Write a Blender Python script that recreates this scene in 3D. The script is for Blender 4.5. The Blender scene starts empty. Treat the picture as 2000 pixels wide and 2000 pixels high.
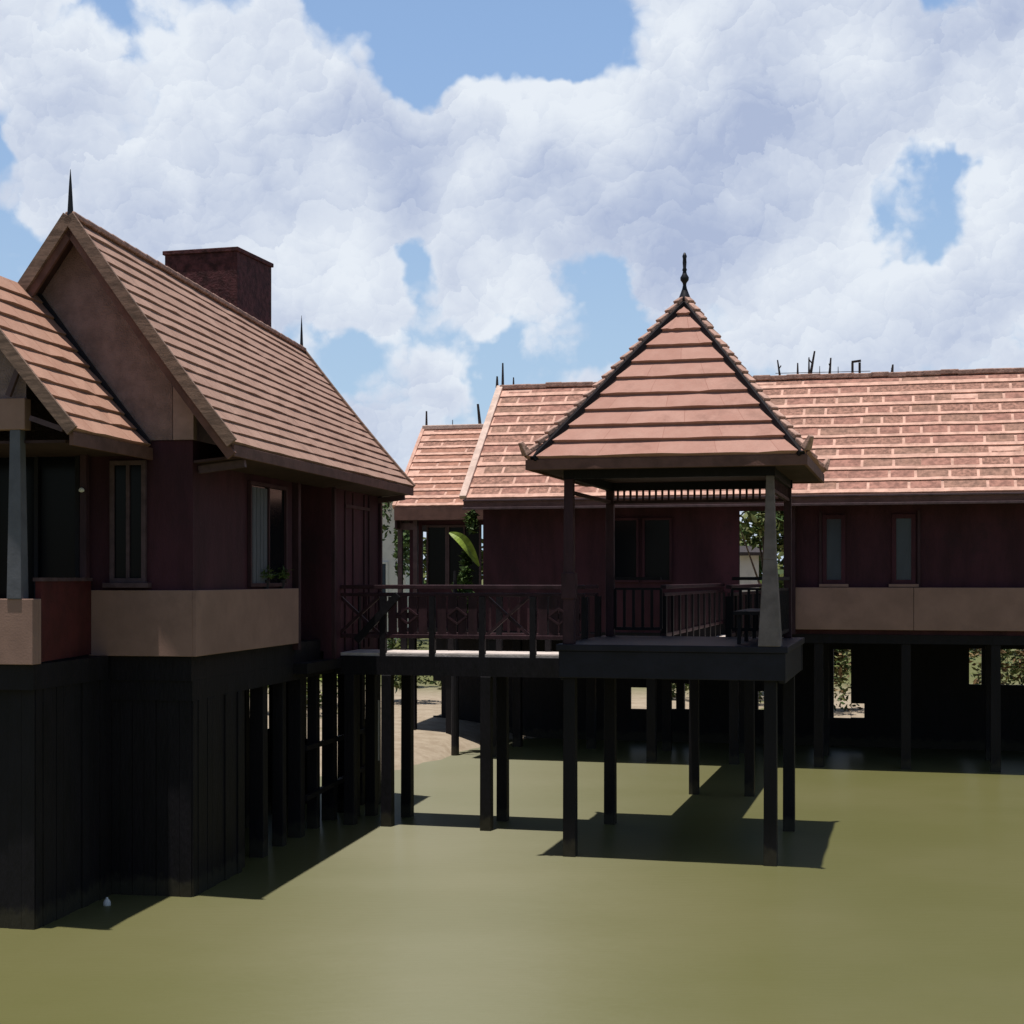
import bpy, bmesh, math, random
from mathutils import Vector, Matrix
random.seed(7)
R = math.radians
S = bpy.context.scene
C = S.collection
EYE = 3.83
F = 3000.0            # focal length in photo pixels (2000 wide)

# ------------------------------------------------------------------ camera
cam = bpy.data.cameras.new('camera'); camo = bpy.data.objects.new('camera', cam); C.objects.link(camo)
camo.location = (0, 0, EYE); camo.rotation_euler = (R(90), 0, 0)
cam.sensor_width = 36; cam.lens = 54; cam.shift_y = 0.065
cam.clip_start = 0.1; cam.clip_end = 9000
S.camera = camo

# ------------------------------------------------------------------ light
SUN_DIR = Vector((-0.045, -0.088, 1.0)).normalized()      # towards the sun: almost overhead, a little behind the camera
el = math.asin(SUN_DIR.z); az = math.atan2(SUN_DIR.x, SUN_DIR.y)
sl = bpy.data.lights.new('sun', 'SUN'); sl.energy = 5.0; sl.angle = R(0.53); sl.color = (1.0, 0.94, 0.86)
so = bpy.data.objects.new('sun', sl); C.objects.link(so); so.location = (0, 0, 60)
so.rotation_euler = SUN_DIR.to_track_quat('Z', 'Y').to_euler()
S.view_settings.view_transform = 'Standard'; S.view_settings.look = 'None'
S.view_settings.exposure = 0.0; S.view_settings.gamma = 1.0

W = bpy.data.worlds.new('World'); S.world = W; W.use_nodes = True
nt = W.node_tree; N = nt.nodes; L = nt.links; N.clear()
def nd(tree, t, **kw):
    n = tree.nodes.new(t)
    for k, v in kw.items():
        if k.startswith('i_'): n.inputs[k[2:].replace('_', ' ')].default_value = v
        else: setattr(n, k, v)
    return n
def math_(tree, op, a, b=None, c=None, clamp=False):
    n = tree.nodes.new('ShaderNodeMath'); n.operation = op; n.use_clamp = clamp
    for i, x in enumerate((a, b, c)):
        if x is None: continue
        if isinstance(x, (int, float)): n.inputs[i].default_value = x
        else: tree.links.new(x, n.inputs[i])
    return n.outputs[0]
def vmath(tree, op, a, b=None, scale=None):
    n = tree.nodes.new('ShaderNodeVectorMath'); n.operation = op
    for i, x in enumerate((a, b)):
        if x is None: continue
        if isinstance(x, (tuple, list, Vector)): n.inputs[i].default_value = tuple(x)
        else: tree.links.new(x, n.inputs[i])
    if scale is not None: n.inputs['Scale'].default_value = scale
    return n.outputs[1] if op in ('DISTANCE', 'DOT_PRODUCT', 'LENGTH') else n.outputs[0]
def mixc(tree, f, a, b):
    n = tree.nodes.new('ShaderNodeMix'); n.data_type = 'RGBA'
    for i, x in ((0, f), (6, a), (7, b)):
        if isinstance(x, (int, float)): n.inputs[i].default_value = x
        elif isinstance(x, tuple): n.inputs[i].default_value = x if len(x) == 4 else (*x, 1)
        else: tree.links.new(x, n.inputs[i])
    return n.outputs[2]
def maprange(tree, v, a, b, c=0, d=1, smooth=True):
    n = tree.nodes.new('ShaderNodeMapRange'); n.interpolation_type = 'SMOOTHSTEP' if smooth else 'LINEAR'
    tree.links.new(v, n.inputs[0])
    for i, x in zip((1, 2, 3, 4), (a, b, c, d)): n.inputs[i].default_value = x
    return n.outputs[0]

# cloud density as a function of direction; banks of cloud and openings sit at fixed directions in the sky
def skydir(px, py): return Vector(((px - 1000) / F, 1.0, (1130 - py) / F)).normalized()
OPEN = [(960, 0, 150, .50), (820, 110, 75, .50), (850, 180, 50, .35), (1130, 90, 75, .45), (0, 250, 50, .3), (1760, 400, 120, .26), (1870, 330, 75, .32), (1700, 465, 70, .22), (1930, 300, 50, .22), (1830, 440, 45, .15),
        (840, 500, 60, .4), (1000, 600, 50, .15), (1160, 560, 65, .35), (985, 680, 90, .3), (1160, 650, 80, .25), (700, 690, 60, .2),
        (1840, 15, 55, .25), (1410, 570, 50, .15)]
BANK = [(250, 330, 280, .28), (560, 180, 200, .25), (650, 420, 160, .25), (1010, 190, 120, .35), (1130, 260, 100, .25), (1500, 260, 330, .3),
        (1330, 430, 190, .25), (950, 570, 70, .35), (1850, 150, 200, .3), (720, 560, 80, .3), (1560, 600, 130, .30), (1840, 520, 130, .35),
        (880, 750, 70, .35), (1240, 570, 45, .2), (1130, 720, 45, .3), (930, 400, 130, .25), (780, 270, 90, .2)]
tc = nd(nt, 'ShaderNodeTexCoord'); dirv = tc.outputs['Generated']
wn = nd(nt, 'ShaderNodeTexNoise', noise_dimensions='3D', i_Scale=20.0, i_Detail=6.0, i_Roughness=.58)
L.new(dirv, wn.inputs['Vector'])
wc = vmath(nt, 'SUBTRACT', wn.outputs['Color'], (.5, .5, .5))
vw = vmath(nt, 'ADD', dirv, vmath(nt, 'SCALE', wc, scale=.050))
wl_ = nd(nt, 'ShaderNodeTexNoise', noise_dimensions='3D', i_Scale=8.0, i_Detail=5.0, i_Roughness=.62); L.new(dirv, wl_.inputs['Vector'])
vb = vmath(nt, 'ADD', dirv, vmath(nt, 'SCALE', vmath(nt, 'SUBTRACT', wl_.outputs['Color'], (.5, .5, .5)), scale=.11))
def blobs(lst, vec, k):
    acc = None
    for (px, py, r, a) in lst:
        x = math_(nt, 'DIVIDE', vmath(nt, 'DISTANCE', vec, skydir(px, py)), r / F * k)
        t = math_(nt, 'MULTIPLY', math_(nt, 'POWER', 2.718, math_(nt, 'MULTIPLY', math_(nt, 'MULTIPLY', x, x), -1.0)), a)
        acc = t if acc is None else math_(nt, 'ADD', acc, t)
    return acc
acc = blobs([(x, y, r, -a) for x, y, r, a in OPEN] + BANK, vb, 1.05)
# cauliflower puffs on four scales: each puff is rounded and lit from above
dens = nd(nt, 'ShaderNodeTexNoise', noise_dimensions='3D', i_Scale=7.0, i_Detail=3.0, i_Roughness=.5); L.new(vw, dens.inputs['Vector'])
dens = dens.outputs[0]; puff = None
for sc, wd, wl in ((8.0, .30, .42), (19.0, .22, .34), (47.0, .13, .20), (110.0, .06, .09)):
    vo = nd(nt, 'ShaderNodeTexVoronoi', feature='SMOOTH_F1' if sc < 30 else 'F1', i_Scale=sc, i_Randomness=.95)
    if sc < 30: vo.inputs['Smoothness'].default_value = .65
    L.new(vw, vo.inputs['Vector'])
    dens = math_(nt, 'ADD', dens, math_(nt, 'MULTIPLY', math_(nt, 'SUBTRACT', .50, vo.outputs['Distance']), wd))
    rel = vmath(nt, 'SCALE', vmath(nt, 'SUBTRACT', vmath(nt, 'SCALE', vw, scale=1.0), vo.outputs['Position']), scale=sc)
    up = math_(nt, 'MULTIPLY', vmath(nt, 'DOT_PRODUCT', rel, Vector((-.35, 0, .94))), wl)
    up = math_(nt, 'SUBTRACT', up, math_(nt, 'MULTIPLY', math_(nt, 'MULTIPLY', vo.outputs['Distance'], vo.outputs['Distance']), wl * .5))
    puff = up if puff is None else math_(nt, 'ADD', puff, up)
sepz = nd(nt, 'ShaderNodeSeparateXYZ'); L.new(dirv, sepz.inputs[0])
# clouds and haze are thinned overhead and behind the camera to deepen the shade
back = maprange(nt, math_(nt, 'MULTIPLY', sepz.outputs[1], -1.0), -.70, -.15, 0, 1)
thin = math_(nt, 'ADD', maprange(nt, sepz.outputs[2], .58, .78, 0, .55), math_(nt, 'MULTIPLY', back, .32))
dd = math_(nt, 'SUBTRACT', math_(nt, 'ADD', dens, acc), thin)
cover = math_(nt, 'MULTIPLY', maprange(nt, dd, .455, .615), maprange(nt, sepz.outputs[2], .0, .13, .80, 1.0))
big = nd(nt, 'ShaderNodeTexNoise', noise_dimensions='3D', i_Scale=9.0, i_Detail=5.0, i_Roughness=.6); L.new(vmath(nt, 'ADD', vw, (.3, .1, .7)), big.inputs['Vector'])
# sunlit tops (+) and shaded undersides (-) of the cloud banks
FORM = [(330, 190, 120, .4), (590, 110, 130, .5), (760, 90, 60, .3), (1000, 150, 90, .6), (1160, 240, 80, .4), (1320, 80, 90, .4), (1640, 120, 90, .4), (1870, 230, 110, .3), (660, 490, 90, .4),
        (930, 380, 80, .4), (640, 350, 45, .3), (950, 555, 55, .4), (1540, 580, 90, .4), (1720, 500, 80, .4), (1950, 400, 80, .5), (1490, 350, 45, .3), (880, 720, 50, .4), (100, 100, 120, .2),
        (690, 240, 100, -.4), (820, 370, 80, -.35), (180, 340, 120, -.35), (1480, 190, 110, -.30), (1330, 380, 130, -.24), (1100, 340, 60, -.3), (1930, 130, 90, -.3), (1620, 440, 110, -.3),
        (400, 430, 110, -.15), (1820, 600, 140, -.2), (520, 20, 130, -.3), (1250, 470, 110, -.2), (900, 470, 60, -.15)]
fa = blobs(FORM, vb, 1.0)
lit = math_(nt, 'ADD', puff, math_(nt, 'MULTIPLY', maprange(nt, big.outputs[0], .30, .66), .60))
lit = math_(nt, 'ADD', math_(nt, 'ADD', lit, fa), maprange(nt, dd, .48, .86, .28, 0))
lit = maprange(nt, lit, -.38, .88, smooth=False)
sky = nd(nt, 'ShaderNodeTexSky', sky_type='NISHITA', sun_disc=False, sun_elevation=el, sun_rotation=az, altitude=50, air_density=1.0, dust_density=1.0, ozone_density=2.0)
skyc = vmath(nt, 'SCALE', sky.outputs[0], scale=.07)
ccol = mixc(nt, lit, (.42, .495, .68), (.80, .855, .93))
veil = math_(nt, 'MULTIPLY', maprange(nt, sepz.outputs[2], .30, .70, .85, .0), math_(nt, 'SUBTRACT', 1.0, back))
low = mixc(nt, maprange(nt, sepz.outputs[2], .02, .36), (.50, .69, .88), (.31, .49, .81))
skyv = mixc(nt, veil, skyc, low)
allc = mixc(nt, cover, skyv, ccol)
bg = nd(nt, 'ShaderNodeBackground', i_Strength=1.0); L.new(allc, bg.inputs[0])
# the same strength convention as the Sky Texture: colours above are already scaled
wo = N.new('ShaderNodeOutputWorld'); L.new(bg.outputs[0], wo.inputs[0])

# ------------------------------------------------------------------ materials
def mat(name, col, rough=.75, var=.18, scale=6.0, bump=.0, bscale=40., col2=None, spec=.3, stretch=(1, 1, 1), metal=0., stain=None, coord='Object'):
    m = bpy.data.materials.new(name); m.use_nodes = True; t = m.node_tree; b = t.nodes['Principled BSDF']
    b.inputs['Roughness'].default_value = rough; b.inputs['Specular IOR Level'].default_value = spec; b.inputs['Metallic'].default_value = metal
    tcn = t.nodes.new('ShaderNodeTexCoord'); mp = t.nodes.new('ShaderNodeMapping'); mp.inputs['Scale'].default_value = stretch
    t.links.new(tcn.outputs[coord], mp.inputs[0])
    n = nd(t, 'ShaderNodeTexNoise', i_Scale=scale, i_Detail=7.0, i_Roughness=.62); t.links.new(mp.outputs[0], n.inputs['Vector'])
    f = maprange(t, n.outputs[0], .32, .68)
    c2 = col2 or tuple(c * (1 - 2 * var) for c in col)
    c1 = tuple(min(1, c * (1 + var)) for c in col)
    c = mixc(t, f, (*c2, 1), (*c1, 1))
    if stain:
        n2 = nd(t, 'ShaderNodeTexNoise', i_Scale=stain[1], i_Detail=6.0, i_Roughness=.7); t.links.new(tcn.outputs[coord], n2.inputs['Vector'])
        c = mixc(t, maprange(t, n2.outputs[0], .52, .72, 0, stain[2]), c, (*stain[0], 1))
    t.links.new(c, b.inputs['Base Color'])
    if bump:
        n3 = nd(t, 'ShaderNodeTexNoise', i_Scale=bscale, i_Detail=5.0); t.links.new(mp.outputs[0], n3.inputs['Vector'])
        bp = nd(t, 'ShaderNodeBump', i_Strength=bump, i_Distance=.02); t.links.new(n3.outputs[0], bp.inputs['Height']); t.links.new(bp.outputs[0], b.inputs['Normal'])
    return m
def tilemat(name, cols, joint, jw=.012, tw=.55, seed=0.):
    """terracotta tiles: UV u in metres along the course, v = course number; each tile gets its own tone, thin joints between"""
    m = bpy.data.materials.new(name); m.use_nodes = True; t = m.node_tree; b = t.nodes['Principled BSDF']
    b.inputs['Roughness'].default_value = .85; b.inputs['Specular IOR Level'].default_value = .2
    uv = t.nodes.new('ShaderNodeTexCoord'); s = t.nodes.new('ShaderNodeSeparateXYZ'); t.links.new(uv.outputs['UV'], s.inputs[0])
    row = math_(t, 'FLOOR', s.outputs[1])
    off = math_(t, 'FRACT', math_(t, 'MULTIPLY', math_(t, 'SINE', math_(t, 'ADD', math_(t, 'MULTIPLY', row, 12.9898), seed)), 437.58))
    un = math_(t, 'ADD', math_(t, 'DIVIDE', s.outputs[0], tw), off)
    ti = math_(t, 'FLOOR', un); fr = math_(t, 'FRACT', un)
    cv = t.nodes.new('ShaderNodeCombineXYZ'); t.links.new(ti, cv.inputs[0]); t.links.new(row, cv.inputs[1]); cv.inputs[2].default_value = seed
    wn = t.nodes.new('ShaderNodeTexWhiteNoise'); t.links.new(cv.outputs[0], wn.inputs['Vector'])
    ns = nd(t, 'ShaderNodeTexNoise', i_Scale=3.5, i_Detail=8.0, i_Roughness=.7); t.links.new(uv.outputs['Object'], ns.inputs['Vector'])
    nf = nd(t, 'ShaderNodeTexNoise', i_Scale=45.0, i_Detail=4.0, i_Roughness=.7); t.links.new(uv.outputs['Object'], nf.inputs['Vector'])
    f = math_(t, 'ADD', math_(t, 'MULTIPLY', wn.outputs[0], .40), math_(t, 'MULTIPLY', maprange(t, ns.outputs[0], .3, .7), .60))
    c = mixc(t, f, (*cols[0], 1), (*cols[1], 1))
    c = mixc(t, maprange(t, nf.outputs[0], .35, .75, 0, .42), c, (*cols[2], 1))
    nl = nd(t, 'ShaderNodeTexNoise', i_Scale=1.1, i_Detail=6.0, i_Roughness=.7); t.links.new(uv.outputs['Object'], nl.inputs['Vector'])
    c = mixc(t, maprange(t, nl.outputs[0], .54, .72, 0, .40), c, (*[x * .42 for x in cols[0]], 1))
    j = math_(t, 'LESS_THAN', fr, jw / tw)
    c = mixc(t, math_(t, 'MULTIPLY', j, .75), c, (*joint, 1))
    t.links.new(c, b.inputs['Base Color'])
    bp = nd(t, 'ShaderNodeBump', i_Strength=.5, i_Distance=.01); t.links.new(nf.outputs[0], bp.inputs['Height']); t.links.new(bp.outputs[0], b.inputs['Normal'])
    return m
M = {}
M['tileB'] = tilemat('tile_brown', ((.31, .185, .145), (.42, .27, .215), (.27, .195, .155)), (.16, .09, .07), tw=.42, seed=1.3)
M['tileA'] = tilemat('tile_orange', ((.38, .20, .145), (.48, .285, .215), (.36, .25, .19)), (.2, .08, .05), tw=.5, seed=4.1)
M['tileP'] = tilemat('tile_rose', ((.38, .195, .155), (.48, .28, .23), (.36, .23, .19)), (.30, .14, .11), jw=.008, tw=.8, seed=2.2)
M['t_light'] = mat('tile_lip', (.64, .39, .31), .85, .12, 5, .3, 50, stain=((.3, .17, .12), 3, .6))
M['t_pale'] = mat('pale_mortar', (.66, .50, .43), .85, .1, 6, .3, 40, stain=((.45, .3, .25), 4, .5))
M['t_dark1'] = mat('tile_face_brown', (.35, .185, .14), .85, .25, 14, .5, 60, stain=((.36, .19, .14), 9, .5))
M['t_dark2'] = mat('tile_face_red', (.36, .18, .14), .85, .2, 8, .3, 60, stain=((.2, .1, .08), 5, .6))
M['t_dark3'] = mat('tile_face_grey', (.32, .18, .135), .85, .2, 10, .3, 60, stain=((.34, .18, .12), 4, .45))
M['t_mid'] = mat('tile_face_rose', (.40, .20, .145), .85, .15, 8, .3, 60, stain=((.27, .13, .09), 5, .6))
M['hip'] = mat('hip_tile', (.46, .29, .235), .85, .2, 10, .4, 40, stain=((.2, .12, .1), 5, .6))
M['barge'] = mat('weathered_board', (.22, .145, .11), .8, .22, 4, .3, 30, stretch=(1, 1, 6), stain=((.09, .065, .05), 4, .7))
M['fascia'] = mat('fascia_board', (.165, .085, .068), .7, .15, 4, .2, 30, stain=((.08, .05, .04), 4, .6))
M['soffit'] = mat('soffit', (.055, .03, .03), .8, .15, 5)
M['gable'] = mat('gable_plaster', (.29, .205, .19), .9, .12, 5, 1.0, 45, stain=((.15, .10, .09), 2, .5))
M['gable2'] = mat('gable_strip_plaster', (.37, .26, .23), .9, .10, 3, .3, 30)
M['maroon'] = mat('maroon_wall', (.060, .018, .028), .75, .18, 2.2, .25, 60, stretch=(1, 1, .25), stain=((.03, .014, .02), 1.5, .6))
M['maroon_red'] = mat('maroon_panel', (.085, .016, .016), .6, .15, 3, .15, 40)
M['brick'] = mat('chimney_brick', (.085, .030, .034), .85, .3, 9, .6, 30, stain=((.05, .02, .028), 4, .6))
M['band'] = mat('beige_plaster', (.33, .205, .165), .85, .07, 1.6, .1, 50, stain=((.22, .14, .115), 1.1, .55))
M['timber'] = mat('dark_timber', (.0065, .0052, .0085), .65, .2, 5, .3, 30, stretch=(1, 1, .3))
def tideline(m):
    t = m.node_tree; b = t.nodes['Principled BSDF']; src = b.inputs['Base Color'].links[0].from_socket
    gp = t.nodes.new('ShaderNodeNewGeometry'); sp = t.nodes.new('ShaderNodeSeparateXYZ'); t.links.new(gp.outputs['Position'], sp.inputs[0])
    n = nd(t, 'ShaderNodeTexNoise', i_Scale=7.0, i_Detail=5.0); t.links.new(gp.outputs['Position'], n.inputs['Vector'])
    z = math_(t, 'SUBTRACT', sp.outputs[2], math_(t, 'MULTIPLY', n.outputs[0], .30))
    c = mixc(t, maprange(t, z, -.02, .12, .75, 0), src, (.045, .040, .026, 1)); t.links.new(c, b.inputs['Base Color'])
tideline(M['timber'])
M['timber_m'] = mat('maroon_timber', (.046, .019, .026), .6, .2, 5, .2, 30, stretch=(1, 1, .3))
M['frame'] = mat('frame_timber', (.10, .062, .068), .6, .15, 6)
M['post_grey'] = mat('grey_post', (.20, .17, .165), .7, .12, 5, .15, 30, stain=((.17, .15, .13), 3, .6))
M['post_pale'] = mat('pale_metal_post', (.12, .125, .145), .5, .08, 5, .1, 30)
M['deck'] = mat('bridge_deck_concrete', (.62, .55, .52), .8, .10, 5, .2, 40, stain=((.4, .35, .32), 6, .6))
M['slab'] = mat('deck_edge', (.012, .012, .022), .55, .15, 3, .15, 30)
M['iron'] = mat('black_iron', (.012, .013, .018), .5, .1, 5)
M['rebar'] = mat('rusty_bar', (.045, .035, .035), .8, .3, 20)
M['white'] = mat('white_paint', (.75, .74, .70), .6, .06, 3, stain=((.5, .5, .47), 3, .5))
M['curtain'] = mat('grey_curtain', (.13, .14, .165), .9, .1, 8, stretch=(8, 8, .4))
M['leaf'] = mat('leaf_green', (.055, .095, .022), .6, .4, 3, col2=(.03, .06, .014))
M['leaf2'] = mat('leaf_olive', (.11, .125, .035), .6, .35, 3, col2=(.06, .075, .02))
M['leafb'] = mat('banana_green', (.26, .36, .055), .45, .2, 6)
M['leafdry'] = mat('leaf_dry', (.25, .17, .085), .8, .35, 5)
M['bark'] = mat('bark', (.09, .065, .045), .9, .3, 12, .6, 20)
def glassmat():
    m = bpy.data.materials.new('dark_glass'); m.use_nodes = True; b = m.node_tree.nodes['Principled BSDF']
    b.inputs['Base Color'].default_value = (.006, .007, .010, 1); b.inputs['Roughness'].default_value = .12; b.inputs['Specular IOR Level'].default_value = .12
    return m
M['glass'] = glassmat()
def glassblue():
    m = bpy.data.materials.new('blue_grey_glass'); m.use_nodes = True; t = m.node_tree; b = t.nodes['Principled BSDF']
    n = nd(t, 'ShaderNodeTexNoise', i_Scale=1.5, i_Detail=2.0)
    t.links.new(mixc(t, n.outputs[0], (.03, .04, .06, 1), (.055, .075, .105, 1)), b.inputs['Base Color'])
    b.inputs['Roughness'].default_value = .15; b.inputs['Specular IOR Level'].default_value = .4
    return m
M['glassb'] = glassblue()
def watermat():
    m = bpy.data.materials.new('murky_water'); m.use_nodes = True; t = m.node_tree; b = t.nodes['Principled BSDF']
    tcn = t.nodes.new('ShaderNodeTexCoord')
    n = nd(t, 'ShaderNodeTexNoise', i_Scale=.16, i_Detail=5.0, i_Roughness=.55); t.links.new(tcn.outputs['Object'], n.inputs['Vector'])
    c = mixc(t, maprange(t, n.outputs[0], .35, .65), (.118, .117, .039, 1), (.136, .131, .052, 1))
    t.links.new(c, b.inputs['Base Color'])
    b.inputs['IOR'].default_value = 1.40; b.inputs['Specular IOR Level'].default_value = .5; b.inputs['Roughness'].default_value = .44; b.inputs['Anisotropic'].default_value = .96
    wr = nd(t, 'ShaderNodeTexNoise', i_Scale=.22, i_Detail=4.0, i_Roughness=.55); mpw = t.nodes.new('ShaderNodeMapping'); mpw.inputs['Scale'].default_value = (.5, 2.2, 1)
    t.links.new(tcn.outputs['Object'], mpw.inputs[0]); t.links.new(mpw.outputs[0], wr.inputs['Vector']); t.links.new(maprange(t, wr.outputs[0], .35, .65, .355, .375), b.inputs['Roughness'])
    tg = t.nodes.new('ShaderNodeCombineXYZ'); tg.inputs[1].default_value = 1.0; t.links.new(tg.outputs[0], b.inputs['Tangent'])
    mp = t.nodes.new('ShaderNodeMapping'); mp.inputs['Scale'].default_value = (.40, 2.2, 1); t.links.new(tcn.outputs['Object'], mp.inputs[0])
    n2 = nd(t, 'ShaderNodeTexNoise', i_Scale=5.0, i_Detail=3.0, i_Roughness=.55); t.links.new(mp.outputs[0], n2.inputs['Vector'])
    bp = nd(t, 'ShaderNodeBump', i_Strength=.5, i_Distance=.006); t.links.new(n2.outputs[0], bp.inputs['Height']); t.links.new(bp.outputs[0], b.inputs['Normal'])
    return m
M['water'] = watermat()
def groundmat():
    m = bpy.data.materials.new('sandy_bank'); m.use_nodes = True; t = m.node_tree; b = t.nodes['Principled BSDF']; b.inputs['Roughness'].default_value = .95; b.inputs['Specular IOR Level'].default_value = .1
    tcn = t.nodes.new('ShaderNodeTexCoord')
    n = nd(t, 'ShaderNodeTexNoise', i_Scale=.35, i_Detail=9.0, i_Roughness=.6); t.links.new(tcn.outputs['Object'], n.inputs['Vector'])
    n2 = nd(t, 'ShaderNodeTexNoise', i_Scale=3.0, i_Detail=9.0, i_Roughness=.7); t.links.new(tcn.outputs['Object'], n2.inputs['Vector'])
    c = mixc(t, maprange(t, n2.outputs[0], .3, .7), (.28, .225, .165, 1), (.38, .32, .245, 1))
    sp = t.nodes.new('ShaderNodeSeparateXYZ'); t.links.new(tcn.outputs['Object'], sp.inputs[0])
    far = maprange(t, sp.outputs[1], 41, 50, 0, .9)
    gr = math_(t, 'MAXIMUM', maprange(t, n.outputs[0], .60, .70), far)
    c = mixc(t, gr, c, mixc(t, n2.outputs[0], (.07, .09, .025, 1), (.13, .14, .05, 1)))
    t.links.new(c, b.inputs['Base Color'])
    bp = nd(t, 'ShaderNodeBump', i_Strength=.6, i_Distance=.04); t.links.new(n2.outputs[0], bp.inputs['Height']); t.links.new(bp.outputs[0], b.inputs['Normal'])
    return m
M['ground'] = groundmat()

# ------------------------------------------------------------------ object helpers
class Frame:
    """right-handed local frame: x to the right along the front, y into the depth, z up; origin on the water plane"""
    def __init__(s, ox, oy, deg): s.o = Vector((ox, oy, 0)); s.a = R(deg)
    def w(s, x, y, z=0):
        c, sn = math.cos(s.a), math.sin(s.a)
        return Vector((s.o.x + x * c + y * sn, s.o.y - x * sn + y * c, z))
def thing(name, label, cat, fr, x, y, z=0, group=None):
    o = bpy.data.objects.new(name, None); C.objects.link(o); o.empty_display_size = .3
    o.location = fr.w(x, y, z); o.rotation_euler = (0, 0, -fr.a)
    o['label'] = label; o['category'] = cat
    if group: o['group'] = group
    o['_off'] = (x, y, z)
    return o
class MB:
    def __init__(s): s.v = []; s.f = []; s.mi = []; s.uv = {}
    def face(s, pts, mi=0, uv=None):
        i = len(s.v); s.v += [tuple(p) for p in pts]; s.f.append(tuple(range(i, i + len(pts)))); s.mi.append(mi)
        if uv: s.uv[len(s.f) - 1] = uv
    def hexa(s, a, mi=0):      # 8 points: bottom 0-3 ccw, top 4-7 ccw
        i = len(s.v); s.v += [tuple(p) for p in a]
        for q in ((3, 2, 1, 0), (4, 5, 6, 7), (0, 1, 5, 4), (1, 2, 6, 5), (2, 3, 7, 6), (3, 0, 4, 7)):
            s.f.append(tuple(i + k for k in q)); s.mi.append(mi)
    def box(s, x0, x1, y0, y1, z0, z1, mi=0):
        s.hexa([(x0, y0, z0), (x1, y0, z0), (x1, y1, z0), (x0, y1, z0), (x0, y0, z1), (x1, y0, z1), (x1, y1, z1), (x0, y1, z1)], mi)
    def taper(s, x, y, z0, z1, w0, w1, d0=None, d1=None):
        d0 = d0 or w0; d1 = d1 or w1; a = w0 / 2; b = w1 / 2; c = d0 / 2; d = d1 / 2
        s.hexa([(x - a, y - c, z0), (x + a, y - c, z0), (x + a, y + c, z0), (x - a, y + c, z0), (x - b, y - d, z1), (x + b, y - d, z1), (x + b, y + d, z1), (x - b, y + d, z1)])
    def bar(s, p, q, w, h=None, up=(0, 0, 1), w2=None):
        h = h or w; p = Vector(p); q = Vector(q); d = (q - p).normalized(); u = Vector(up)
        if abs(d.dot(u)) > .98: u = Vector((0, 1, 0))
        sd = d.cross(u).normalized(); u = sd.cross(d).normalized(); k = (w2 / w) if w2 else 1
        o = [sd * -w / 2 - u * h / 2, sd * w / 2 - u * h / 2, sd * w / 2 + u * h / 2, sd * -w / 2 + u * h / 2]
        a = [p + x for x in o] + [q + x * k for x in o]
        i = len(s.v); s.v += [tuple(x) for x in a]
        for qd in ((3, 2, 1, 0), (4, 5, 6, 7), (0, 1, 5, 4), (1, 2, 6, 5), (2, 3, 7, 6), (3, 0, 4, 7)): s.f.append(tuple(i + k2 for k2 in qd)); s.mi.append(0)
    def lathe(s, x, y, prof, n=12):
        i = len(s.v)
        for (r, z) in prof:
            for k in range(n): s.v.append((x + r * math.cos(k * 2 * math.pi / n), y + r * math.sin(k * 2 * math.pi / n), z))
        for j in range(len(prof) - 1):
            for k in range(n): s.f.append((i + j * n + k, i + j * n + (k + 1) % n, i + (j + 1) * n + (k + 1) % n, i + (j + 1) * n + k)); s.mi.append(0)
        s.f.append(tuple(i + k for k in range(n))[::-1]); s.mi.append(0)
        s.f.append(tuple(i + (len(prof) - 1) * n + k for k in range(n))); s.mi.append(0)
    def build(s, name, mats, parent=None, bevel=0, label=None, fix=True):
        off = Vector((0, 0, 0)); p = parent
        while p is not None:
            if '_off' in p: off = Vector(p['_off']); break
            p = p.parent
        me = bpy.data.meshes.new(name); me.from_pydata([tuple(Vector(v) - off) for v in s.v], [], s.f)
        for mm in (mats if isinstance(mats, (list, tuple)) else [mats]): me.materials.append(mm)
        for pl, k in zip(me.polygons, s.mi): pl.material_index = k
        if s.uv:
            ul = me.uv_layers.new(name='UVMap')
            for pl in me.polygons:
                u = s.uv.get(pl.index)
                if u:
                    for li, uu in zip(pl.loop_indices, u): ul.data[li].uv = uu
        me.update()
        o = bpy.data.objects.new(name, me); C.objects.link(o)
        if parent is not None: o.parent = parent
        if label: o['label'] = label
        if bevel:
            b = o.modifiers.new('bevel', 'BEVEL'); b.width = bevel; b.segments = 2; b.limit_method = 'ANGLE'; b.angle_limit = R(40)
        return o
def tagk(o, kind=None, label=None, cat=None, group=None):
    if kind: o['kind'] = kind
    if label: o['label'] = label
    if cat: o['category'] = cat
    if group: o['group'] = group
    return o
def lerp(a, b, t): return a + (b - a) * t

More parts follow.
